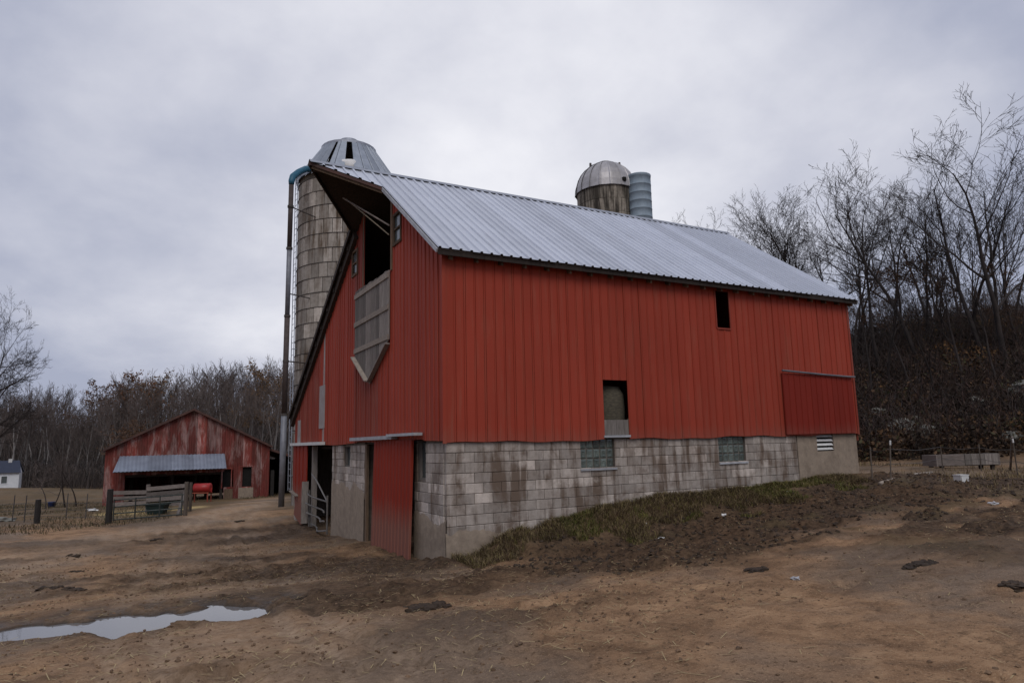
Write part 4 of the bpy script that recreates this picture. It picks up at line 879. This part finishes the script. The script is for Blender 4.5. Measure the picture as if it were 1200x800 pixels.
for i, (u_, v_, s_, nm) in enumerate(((775,631,.07,'white paper scrap on the dark mud near the grass'),(756,617,.05,'small white scrap at the edge of the grass below the glass block window'),(926,577,.07,'white scrap on the churned mud beside the far wall'),(848,604,.06,'pale scrap on the dark manure beyond the second window'),(1165,590,.10,'flat white scrap near the wire fence on the right'),(932,682,.055,'flat grey scrap on open mud in front of the barn'))):
    scrap(u_, v_, s_, 'foil' if i > 3 else 'white_paint', nm, 'paper_scrap', 20+i)
# manure heaps one can tell apart
mh = [(65,692,.30),(85,693,.24),(90,670,.16),(505,714,.30),(488,712,.2),(885,668,.22),(1083,661,.26),(1068,664,.16),(1190,685,.22),(183,633,.26),(268,712,.12),(84,652,.22),(352,708,.11),(280,611,.22)]
V0, F0 = ico(1); V2_, F2_ = ico(2); r = np.random.default_rng(3)
for u_, v_, s_ in mh:
    s_ *= .8
    q = gp(u_, v_); b = MB()
    for k_ in range(34):
        if k_ == 0: b.add(V2_*(1+.16*r.standard_normal((len(V2_),1)))*np.array([s_*.85, s_*.6, s_*.10])+q, F2_)
        f_ = np.exp(r.uniform(np.log(.05),np.log(.30))); dx_, dy_ = np.clip(r.normal(0,.5),-.95,.95)*s_, np.clip(r.normal(0,.35),-.6,.6)*s_; V = V0*(1+.24*r.standard_normal((len(V0),1)))*np.array([s_*f_*1.2, s_*f_, s_*f_*.5]); b.add(V+np.array([q[0]+dx_, q[1]+dy_, float(gz(q[0]+dx_, q[1]+dy_))+s_*.02]), F0)
    tag(b.build('manure_clump', 'manure', None, False, q), ('dark trodden clump of manure on the track between puddle and old barn' if u_ < 420 else 'dark trodden clump of manure on open ground in front of the long wall'), 'manure', 'manure clumps on the track' if u_ < 420 else 'manure clumps before the long wall')

# ------------------------------------------------------------------ ground cover (uncountable)
r = np.random.default_rng(5)
Vc, Fc0 = ico(0)
def blobs(name, mat, N, sampler, smin, smax, sq=.6):
    X, Y = sampler(N); Z = gz(X, Y); n_ = len(X); S = np.exp(r.uniform(np.log(smin), np.log(smax), n_))
    D = Vc[None]*(1+.28*r.standard_normal((n_,12,1)))*S[:,None,None]*np.stack([np.ones(n_), r.uniform(.6,1,n_), np.full(n_, sq)], -1)[:,None,:]
    a = r.uniform(0, 6.28, n_); c_, s_ = np.cos(a)[:,None], np.sin(a)[:,None]; D = np.stack([D[...,0]*c_-D[...,1]*s_, D[...,0]*s_+D[...,1]*c_, D[...,2]], -1)
    P = D+np.stack([X, Y, Z+S*.12], -1)[:,None,:]; FF = (Fc0[None]+12*np.arange(n_)[:,None,None]).reshape(-1,3)
    me_ = fast_mesh(name, P.reshape(-1,3), [FF], False); o_ = put(name, me_, mat, (0,0,0)); o_['kind'] = 'stuff'; return o_
def s_dark(N):
    X = r.uniform(.3, 16, N*3); Y = -r.uniform(.8, 5.2, N*3); k_ = (darkzone(X, Y) > r.uniform(.35, 1.0, N*3)); return X[k_][:N], Y[k_][:N]
def s_yard(N):
    X = r.uniform(-11, 15, N*3); Y = r.uniform(-11.5, 9, N*3); k_ = ((Y < -.3) | (X < -.3)) & (puddle(X, Y) < .3) & (fbm(X*.5, Y*.5, 71, 3) > r.uniform(.3,.65,N*3)); return X[k_][:N], Y[k_][:N]
o = blobs('mud_clods', 'manure', 4200, s_dark, .006, .05, .75); tag(o, 'dark clods of manure churned up along the block wall', 'mud')
o = blobs('soil_crumbs', 'clod', 15000, s_yard, .004, .028, .65); tag(o, 'small brown crumbs of soil over the yard', 'soil')
def blades(name, X, Y, h0, h1, w, cols, lean=.5, mat='tinted'):
    n_ = len(X); Z = gz(X, Y)-.01; a = r.uniform(0, 6.28, n_); h = r.uniform(h0, h1, n_); ln = r.uniform(.1, lean, n_)*h; d = np.stack([np.cos(a), np.sin(a), 0*a], -1); s_ = np.stack([-np.sin(a), np.cos(a), 0*a], -1)*(w*r.uniform(.6,1.3,n_))[:,None]
    B = np.stack([X, Y, Z], -1); Mi = B+d*(ln*.35)[:,None]+np.array([0,0,1])*(h*.6)[:,None]; T = B+d*ln[:,None]+np.array([0,0,1])*(h*(1-.25*r.random(n_)))[:,None]
    V = np.stack([B-s_, B+s_, Mi+s_*.8, Mi-s_*.8, T], 1).reshape(-1,3); base = 5*np.arange(n_)[:,None]
    me_ = fast_mesh(name, V, [base+np.array([[0,1,2,3]]), base+np.array([[3,2,4]])], False)
    cv = np.asarray(cols)[r.integers(0, len(cols), n_)]*r.uniform(.7,1.25,(n_,1)); at_ = me_.color_attributes.new('tint','FLOAT_COLOR','POINT'); at_.data.foreach_set('color', np.repeat(np.c_[cv, np.ones(n_)], 5, 0).astype(np.float32).reshape(-1))
    o_ = put(name, me_, mat, (0,0,0)); o_['kind'] = 'stuff'; return o_
GREEN = [(.098,.108,.026),(.130,.130,.034),(.165,.140,.042),(.075,.080,.022)]; DRY = [(.20,.15,.075),(.15,.105,.052),(.105,.072,.04),(.25,.19,.10)]
N = 60000; X = r.uniform(.1, 11.6, N); tt = r.random(N)**1.25*1.75; Y = -.02-tt
kp = (fbm(X*1.1, Y*1.1, 91, 3) > .20+.38*sstep(.5,1.6,tt)+.12*(1-sstep(.3,1.8,X))+.12*sstep(9,11.5,X)); X, Y = X[kp], Y[kp]; gm = fbm(X*.7, Y*.7, 93, 2) > .53
o = blades('grass', X[gm], Y[gm], .02, .13, .006, GREEN+DRY[:2]+[(.12,.10,.03)], 1.6); tag(o, 'short green grass on the bank along the block wall', 'grass')
o = blades('dry_grass', X[~gm], Y[~gm], .02, .17, .0045, DRY+GREEN[2:3]+[(.06,.04,.025),(.08,.05,.03)], 1.8); tag(o, 'dry straw coloured grass on the bank along the block wall', 'grass')
N = 26000; D_ = r.uniform(17, 60, N); U_ = r.uniform(-60, 330, N); P_ = np.array([px(u_, 520, d_)[:2] for u_, d_ in zip(U_, D_)]); _, rd_ = ruts(P_[:,0], P_[:,1])
kp = (fbm(P_[:,0]*.3, P_[:,1]*.3, 95, 3) > .42) & (rd_ < .25) & (D_ > 24) & ((U_ < 205) | (D_ > 44)); o = blades('field_grass', P_[kp,0], P_[kp,1], .04, .22, .010, [(.13,.095,.05),(.09,.066,.036),(.075,.07,.03),(.055,.042,.026)], 1.6); tag(o, 'rough dry grass over the field on the left', 'grass')
N = 9000; X = r.uniform(11, 26, N); Y = r.uniform(-7, 8, N); kp = (fbm(X*.5, Y*.5, 97, 3) > .5) & ((X > 13.3) | (Y < -2.5)); o = blades('yard_grass', X[kp], Y[kp], .04, .22, .009, DRY, .9); tag(o, 'sparse dry grass on the mud below the wooded bank', 'grass')
# loose straw lying flat
N = 9000; X, Y = s_yard(N); n_ = len(X); Z = gz(X, Y)+.008; a = r.uniform(0, 6.28, n_); ln = r.uniform(.02, .09, n_); d = np.stack([np.cos(a)*ln, np.sin(a)*ln, r.uniform(-.006,.012,n_)], -1); s_ = np.stack([-np.sin(a), np.cos(a), 0*a], -1)*.0032; B = np.stack([X, Y, Z], -1)
me = fast_mesh('loose_straw', np.stack([B-d-s_, B+d-s_, B+d+s_, B-d+s_], 1).reshape(-1,3), [(4*np.arange(n_)[:,None]+np.arange(4)[None])]); o = put('loose_straw', me, 'hay', (0,0,0)); o['kind'] = 'stuff'; tag(o, 'thin bits of straw trodden into the yard', 'straw')

# ------------------------------------------------------------------ trees
def grow(seed, H, r0, lv=4, lean=0.0, fork=.4, spread=1.0, kids=(10,7,5,3), rmin=.010, up=.35, segs=(9,6,5,4,3)):
    rr = random.Random(seed); out = []
    def br(p, d, ln, rad, level):
        n_ = segs[min(level, 4)]; pts = [p]; cur = np.array(p, float); dd = np.array(d, float)
        wob = .075 if level == 0 else (.16 if level == 1 else .17)
        for i in range(n_):
            dd = dd+np.array([rr.gauss(0,wob), rr.gauss(0,wob), rr.gauss(0,wob*.6)+(up*.16 if level > 0 else .03)]); dd /= np.linalg.norm(dd)
            cur = cur+dd*ln/n_; pts.append(cur.copy())
        pts = np.array(pts); f_ = np.linspace(0, 1, n_+1); rs = np.maximum(rad*(1-f_*(.80 if level == 0 else .72)), rmin*.6); out.append((pts, rs, level))
        if level >= lv: return
        k_ = kids[level]; k_ = max(2, int(k_*rr.uniform(.75,1.25)))
        for i in range(k_):
            t_ = (fork+(1-fork)*(i+rr.random())/k_) if level == 0 else (.22+.78*(i+rr.random())/k_)
            t_ = min(t_, .985); j = int(t_*n_); fr = t_*n_-j; q = pts[j]*(1-fr)+pts[min(j+1,n_)]*fr; tan = pts[min(j+1,n_)]-pts[j]; tan /= np.linalg.norm(tan)
            az = rr.uniform(0, 6.283); ref = np.array([math.cos(az), math.sin(az), rr.uniform(-.2,.3)]); ref -= tan*ref.dot(tan); ref /= np.linalg.norm(ref)+1e-9
            ang = rr.uniform(.42,1.02)*spread; nd = tan*math.cos(ang)+ref*math.sin(ang)
            nl = ln*rr.uniform(.40,.66)*(1.12-.55*t_ if level == 0 else 1-.35*t_); nr = max(rad*(1-t_*.75)*rr.uniform(.40,.66), rmin)
            br(q, nd, nl, nr, level+1)
    d0 = np.array([lean, rr.gauss(0,.04), 1.0]); d0 /= np.linalg.norm(d0); br(np.zeros(3), d0, H, r0, 0)
    return out
def tree_meshes(name, polys, tsides=8, nleaf=0, leafsize=.09, seed=0, trunk_levels=1):
    tb, cb = MB(), MB(); lf = []
    for pts, rs, lv in polys:
        (tb if lv < trunk_levels else cb).tube(pts, rs, tsides if lv == 0 else (5 if lv == 1 else 3), False)
        if nleaf and lv >= 2: lf.append(pts[1:])
    tm = fast_mesh('trunk', np.concatenate(tb.V), [np.concatenate(v) for v in tb.F.values()], True); cm = fast_mesh('crown', np.concatenate(cb.V), [np.concatenate(v) for v in cb.F.values()], True); lm = None
    if nleaf:
        g_ = np.random.default_rng(seed); P = np.concatenate(lf); P = P[g_.integers(0, len(P), nleaf)]+g_.normal(0, leafsize*1.6, (nleaf,3)); a = g_.normal(0,1,(nleaf,3)); a /= np.linalg.norm(a,axis=1)[:,None]; c_ = np.cross(a, g_.normal(0,1,(nleaf,3))); c_ /= np.linalg.norm(c_,axis=1)[:,None]; s_ = leafsize*g_.uniform(.6,1.3,(nleaf,1))
        lm = fast_mesh('leaves', np.stack([P-a*s_, P+c_*s_*.55, P+a*s_, P-c_*s_*.55],1).reshape(-1,3), [4*np.arange(nleaf)[:,None]+np.arange(4)[None]])
    zm = max(float(cm.vertices[i_].co.z) for i_ in range(0, len(cm.vertices), 3)); f_ = 11.0/zm
    for me_ in (tm, cm, lm):
        if me_:
            from mathutils import Matrix as Mx; me_.transform(Mx.Scale(f_, 4))
    return tm, cm, lm
def plant_tree(name, ms, mats, loc, sc, rz, label, cat, group, tilt=(0,0), leaf=None):
    e_ = thing(name, label, cat, loc, group); e_.rotation_euler = (tilt[0], tilt[1], rz); e_.scale = (sc[0], sc[0], sc[1])
    for me_, mt_, nm in ((ms[0], mats[0], 'trunk'), (ms[1], mats[1], 'crown'), (ms[2], leaf, 'leaves')):
        if me_ is None: continue
        o_ = bpy.data.objects.new(nm, me_); col.objects.link(o_); o_.parent = e_
        if not me_.materials: me_.materials.append(MAT[mt_])
        o_.material_slots[0].link = 'OBJECT'; o_.material_slots[0].material = MAT[mt_]
    return e_
near = [tree_meshes('t', grow(101+i, 10.0, .098+.008*i, 4, (.05,.16,-.1,.08,-.05,.12)[i], (.32,.45,.38,.5,.3,.42)[i], (.84,.74,.92,.70,.88,.78)[i], (9,7,5,3), .0090, .30), 9) for i in range(6)]
leafy = [tree_meshes('t', grow(151+i, 10.0, .10, 3, .05, .35, 1.15, (12,7,6,3), .012), 8, 3000, .085, i) for i in range(2)]
HILL = [(1000,235,1010,48,3),(1068,222,1060,54,4),(945,240,950,57,1),(895,258,900,58,0),(1112,225,1104,51,3),(1020,275,1018,62,2),(1180,225,1190,56,0),(1190,140,1188,42,4),(1160,175,1172,45,1),(1128,168,1166,44,2),(1108,205,1150,47,5),(1085,205,1098,50,0),(1050,178,1085,46,3),(1030,205,1062,50,1),(1008,215,1040,46,2),(985,225,1012,53,0),(962,214,985,56,5),(938,228,962,52,4),(1143,215,1128,55,0),(1175,205,1205,52,3),
 (905,250,915,60,3),(880,256,890,64,1),(858,262,864,68,2),(950,262,945,62,2),(1000,262,1008,60,3),(1025,250,1022,64,4),(1165,260,1158,63,5),(1195,240,1195,60,2),(835,270,838,72,0),
 (1015,330,1022,40,1),(1052,320,1048,41,5),(1078,335,1074,40,3),(1108,330,1102,39,0),(1142,300,1136,40,2),(1180,310,1178,39,1),(1120,250,1118,50,3),(975,270,978,58,1),(1216,215,1212,45,1),(1150,230,1146,58,1)]
for i, (ut, vt_, ub, d, k_) in enumerate(HILL):
    q = ud(ub, d); q[2] -= .15; top = px(ut, vt_, d); h = (top[2]-q[2])*.985; s_ = h/9.4
    lab_, grp_ = (('tall dark bare tree with long limbs high above the feed bunk', 'tall bare trees above the feed bunk') if vt_ < 200 else ('short thin bare tree low on the bank just above the wire fence', 'thin trees low on the bank') if d < 42 else ('bare tree rising behind the far end of the barn roof', 'bare trees behind the barn roof') if ut < 985 else ('middling bare dark tree in the thick of the wooded bank', 'bare trees on the wooded bank'))
    dx = (ut-ub)/800*d*.6/h; tx = np.array([RT[0], RT[1]])*dx
    plant_tree('bare_tree', near[k_], ('bark_dark','twig_dark'), q, (s_*random.uniform(.95,1.15), s_), random.uniform(0, 6.28), lab_, 'tree', grp_, (-tx[1], tx[0]))
for i, (ut, vt_, d) in enumerate(((1130,272,47),(1095,300,49),(1165,300,46),(1020,315,50),(1060,330,48),(990,322,56),(1190,350,44))):
    q = ud(ut, d); top = px(ut, vt_, d); s_ = (top[2]-q[2])/11
    plant_tree('oak_tree', leafy[i % 2], ('bark_dark','twig_dark'), q, (s_*1.1, s_), i*1.3, 'small oak on the wooded bank still holding brown leaves', 'tree', 'brown leaved oaks on the wooded bank', leaf='oak_leaf')
# bare crown at the left edge, nearer than the wood
edge = tree_meshes('t', grow(301, 10.0, .17, 4, .02, .24, 1.0, (17,10,7,4), .009, .2), 10)
q = ud(-34, 46); q[2] -= .2; top = px(-34, 322, 46); s_ = (top[2]-q[2])/11; plant_tree('bare_tree', edge, ('bark_dark','twig_dark'), q, (s_*.56, s_*.98), .6, 'wide spreading bare tree at the field edge left of the old barn', 'tree', None)
# saplings in the field
for i, (u_, v_, d) in enumerate(((82,520,46),(95,528,47),(70,538,50),(60,545,44))):
    q = ud(u_, d); s_ = (px(u_, v_, d)[2]-q[2])/11; plant_tree('sapling', near[(i+2) % 6], ('bark_dark','twig_grey'), q, (s_*1.5, s_), i*2.1, 'thin bare sapling in the field left of the old barn', 'tree', 'saplings beside the old barn')
# evergreen tips beyond the ridge
for i, (u_, v_, d) in enumerate(((820,261,78),(833,268,80))):
    q = ud(u_, d); tz = px(u_, v_, d)[2]; H_ = tz-q[2]; e_ = thing('pine_tree', 'dark evergreen tip showing just over the barn ridge', 'tree', q, 'evergreens behind the barn'); MB().tube([q, q+np.array([0,0,H_])], [.25,.03], 7).build('trunk', 'bark_dark', e_)
    g_ = np.random.default_rng(i); n_ = 5200; f_ = g_.random(n_)**.7; R_ = (1-f_)*3.0*g_.random(n_)**.5+.06; a = g_.uniform(0,6.28,n_)+0; z_ = H_*(.25+.75*f_)-R_*.25; P = q+np.stack([R_*np.cos(a), R_*np.sin(a), z_],-1); d_ = np.stack([np.cos(a),np.sin(a),-.2+0*a],-1)*.28; s2_ = np.stack([-np.sin(a),np.cos(a),0*a],-1)*.09
    put('crown', fast_mesh('crown', np.stack([P-d_*.4-s2_,P+d_,P-d_*.4+s2_],1).reshape(-1,3)-q, [3*np.arange(n_)[:,None]+np.arange(3)[None]]), 'needle', q, e_)
# the far wood on the left: one can tell apart the front trunks
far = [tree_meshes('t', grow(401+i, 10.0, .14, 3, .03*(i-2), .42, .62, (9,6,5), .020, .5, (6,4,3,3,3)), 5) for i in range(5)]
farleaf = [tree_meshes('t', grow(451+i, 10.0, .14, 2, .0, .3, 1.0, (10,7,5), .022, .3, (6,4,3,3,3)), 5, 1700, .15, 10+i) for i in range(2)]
def treeline(u): return np.interp(u, [-40,0,60,100,120,150,175,200,235,270,300,330,345], [438,448,445,455,447,430,428,432,424,418,415,410,412])
tr_ = random.Random(9)
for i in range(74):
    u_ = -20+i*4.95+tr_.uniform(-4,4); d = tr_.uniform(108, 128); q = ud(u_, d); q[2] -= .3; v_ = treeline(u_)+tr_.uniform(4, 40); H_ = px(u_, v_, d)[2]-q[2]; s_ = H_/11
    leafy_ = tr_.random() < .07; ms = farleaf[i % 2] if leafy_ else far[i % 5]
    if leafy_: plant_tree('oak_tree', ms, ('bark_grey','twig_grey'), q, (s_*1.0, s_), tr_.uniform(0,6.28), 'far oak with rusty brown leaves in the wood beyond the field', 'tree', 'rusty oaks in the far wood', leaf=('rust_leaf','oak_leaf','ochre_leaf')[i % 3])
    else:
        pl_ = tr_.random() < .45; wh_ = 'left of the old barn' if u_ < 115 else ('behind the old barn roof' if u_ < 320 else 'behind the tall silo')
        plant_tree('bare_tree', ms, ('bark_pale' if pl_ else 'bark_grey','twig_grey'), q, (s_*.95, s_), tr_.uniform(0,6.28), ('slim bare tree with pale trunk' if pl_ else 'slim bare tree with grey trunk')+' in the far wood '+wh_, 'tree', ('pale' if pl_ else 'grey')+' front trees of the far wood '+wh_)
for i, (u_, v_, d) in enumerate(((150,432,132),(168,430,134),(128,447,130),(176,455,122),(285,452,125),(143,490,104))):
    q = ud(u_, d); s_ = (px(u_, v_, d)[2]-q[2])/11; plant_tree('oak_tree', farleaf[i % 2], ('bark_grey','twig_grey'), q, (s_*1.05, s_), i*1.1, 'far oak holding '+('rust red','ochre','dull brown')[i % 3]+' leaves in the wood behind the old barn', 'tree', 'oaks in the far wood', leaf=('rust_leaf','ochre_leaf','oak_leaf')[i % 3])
def meshdata(me_):
    V = np.empty(len(me_.vertices)*3, np.float32); me_.vertices.foreach_get('co', V); n_ = len(me_.loops); li = np.empty(n_, np.int32); me_.loops.foreach_get('vertex_index', li); return V.reshape(-1,3).astype(float), li.reshape(-1,4)
lowp = []
for i in range(4):
    a, c_, _ = tree_meshes('t', grow(501+i, 10.0, .15, 3, .02*i, .42, .6, (8,5,4), .026, .5, (5,3,3,2,2)), 4); Va, Fa = meshdata(a); Vb, Fb = meshdata(c_); lowp.append((np.concatenate([Va, Vb]), np.concatenate([Fa, Fb+len(Va)]))); bpy.data.meshes.remove(a); bpy.data.meshes.remove(c_)
def mass(name, spots, mat, label):
    b_ = MB()
    for (u_, d, v_) in spots:
        q = ud(u_, d); s_ = (px(u_, v_, d)[2]-q[2])/11
        if s_ < .25: s_ = .25
        V, Fc = lowp[tr_.randrange(4)]; a = tr_.uniform(0, 6.28); R_ = np.array([[math.cos(a),-math.sin(a),0],[math.sin(a),math.cos(a),0],[0,0,1]]); b_.add((V@R_.T)*s_+q, Fc)
    o_ = b_.build(name, mat, None, True); o_['kind'] = 'stuff'; return tag(o_, label, 'wood')
sp_ = []
for i in range(240):
    u_ = tr_.uniform(-60, 350); d = tr_.uniform(130, 200); sp_.append((u_, d, treeline(u_)+tr_.uniform(-2, 34)))
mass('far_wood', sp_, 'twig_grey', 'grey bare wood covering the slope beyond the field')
sp_ = [(tr_.uniform(830, 1230), tr_.uniform(58, 92), 0) for i in range(12)]
sp_ = [(u_, d, float(np.interp(u_, [830,900,960,1050,1120,1200], [285,268,255,235,225,215]))+tr_.uniform(0,70)) for u_, d, _ in sp_]
mass('bank_wood', sp_, 'twig_dark', 'thin dark stems filling the wood on top of the bank')
# understorey: brambles and litter on the bank, brush in front of the far wood
def brush(name, us, ds, N, h0, h1, cols, label, rad=.012):
    n_ = N; U_ = r.uniform(*us, n_); D_ = r.uniform(*ds, n_); P_ = np.array([px(u_, 515, d_)[:2] for u_, d_ in zip(U_, D_)]); Z = gz(P_[:,0], P_[:,1]); B = np.c_[P_, Z]
    a = r.uniform(0,6.28,n_); h = r.uniform(h0,h1,n_); ln = h*r.uniform(.2,.9,n_); d = np.stack([np.cos(a),np.sin(a),0*a],-1); s_ = np.stack([-np.sin(a),np.cos(a),0*a],-1)*rad; u2 = d*rad
    V = []; Fq = []
    for f_, zf in ((0,0),(.35,.6),(.75,.95),(1.15,.8)):
        c_ = B+d*(ln*f_)[:,None]+np.array([0,0,1])*(h*zf)[:,None]; V += [c_-s_, c_+s_, c_+u2]
    V = np.stack(V,1).reshape(-1,3); base = 12*np.arange(n_)[:,None]
    for k_ in range(3):
        for j in range(3): j2 = (j+1) % 3; Fq.append(base+np.array([[3*k_+j,3*k_+j2,3*k_+3+j2,3*k_+3+j]]))
    me_ = fast_mesh(name, V, [np.concatenate(Fq)], True); cv = np.asarray(cols)[r.integers(0,len(cols),n_)]*r.uniform(.7,1.3,(n_,1)); at_ = me_.color_attributes.new('tint','FLOAT_COLOR','POINT'); at_.data.foreach_set('color', np.repeat(np.c_[cv,np.ones(n_)],12,0).astype(np.float32).reshape(-1))
    o_ = put(name, me_, 'tinted', (0,0,0)); o_['kind'] = 'stuff'; return tag(o_, label, 'brush')
brush('bank_top_brush', (960,1260), (46,64), 1900, 1.0, 4.0, [(.060,.046,.040),(.080,.056,.046),(.045,.036,.032)], 'tall bare brush along the top of the bank', .012)
brush('bank_brush', (985,1260), (32,60), 8000, .4, 2.2, [(.052,.038,.033),(.075,.050,.040),(.038,.029,.026),(.065,.036,.028)], 'dark bramble and brush covering the bank right of the barn')
brush('field_brush', (-60,345), (98,122), 5200, .8, 4.5, [(.075,.062,.055),(.095,.072,.062),(.06,.05,.046)], 'brown brush along the front of the far wood', .03)
brush('slope_brush', (-60,350), (125,195), 7000, 1.0, 6.0, [(.085,.072,.065),(.105,.082,.072),(.07,.058,.053)], 'thin grey stems on the slope of the far wood', .035)
def litter(name, us, ds, N, size, cols, label, lift=.5):
    n_ = N; U_ = r.uniform(*us, n_); D_ = r.uniform(*ds, n_); P_ = np.array([px(u_, 515, d_)[:2] for u_, d_ in zip(U_, D_)]); P = np.c_[P_, gz(P_[:,0],P_[:,1])+r.random(n_)**2*lift]; a = r.normal(0,1,(n_,3)); a /= np.linalg.norm(a,axis=1)[:,None]; c_ = np.cross(a, r.normal(0,1,(n_,3))); c_ /= np.linalg.norm(c_,axis=1)[:,None]; s_ = size*r.uniform(.6,1.4,(n_,1))
    me_ = fast_mesh(name, np.stack([P-a*s_,P+c_*s_*.6,P+a*s_,P-c_*s_*.6],1).reshape(-1,3), [4*np.arange(n_)[:,None]+np.arange(4)[None]]); clump = fbm(P[:,0]*.35, P[:,1]*.35, 66, 3); cv = np.asarray(cols)[np.clip(((clump-.3)*2.4*len(cols)+r.normal(0,.7,n_)).astype(int),0,len(cols)-1)]*r.uniform(.65,1.3,(n_,1)); at_ = me_.color_attributes.new('tint','FLOAT_COLOR','POINT'); at_.data.foreach_set('color', np.repeat(np.c_[cv,np.ones(n_)],4,0).astype(np.float32).reshape(-1))
    o_ = put(name, me_, 'tinted', (0,0,0)); o_['kind'] = 'stuff'; return tag(o_, label, 'leaves')
litter('leaf_litter', (985,1260), (31,60), 42000, .10, [(.030,.021,.015),(.056,.034,.021),(.092,.053,.028),(.062,.056,.028),(.14,.074,.030)], 'dead brown leaves and undergrowth over the bank', 1.3)
# rocks on the bank
for i, (u_, v_, s_) in enumerate(((1046,508,.75),(1020,486,.45),(1075,508,.5),(1190,464,.85),(1130,472,.4),(1062,494,.36),(1172,514,.45))):
    q = gp(u_, v_); V, Fc = ico(2); g_ = np.random.default_rng(60+i); V = V*(1+.10*g_.standard_normal((len(V),1)))*np.array([s_*1.2, s_, s_*.75]); tag(MB().add(V+q-F*.9+np.array([0,0,s_*.35]), Fc).build('rock', 'rock', None, False, q), 'mossy grey rock half buried in the wooded bank', 'rock', 'rocks on the wooded bank')
print('blocks', c1, c2, c3, 'staves', ns)
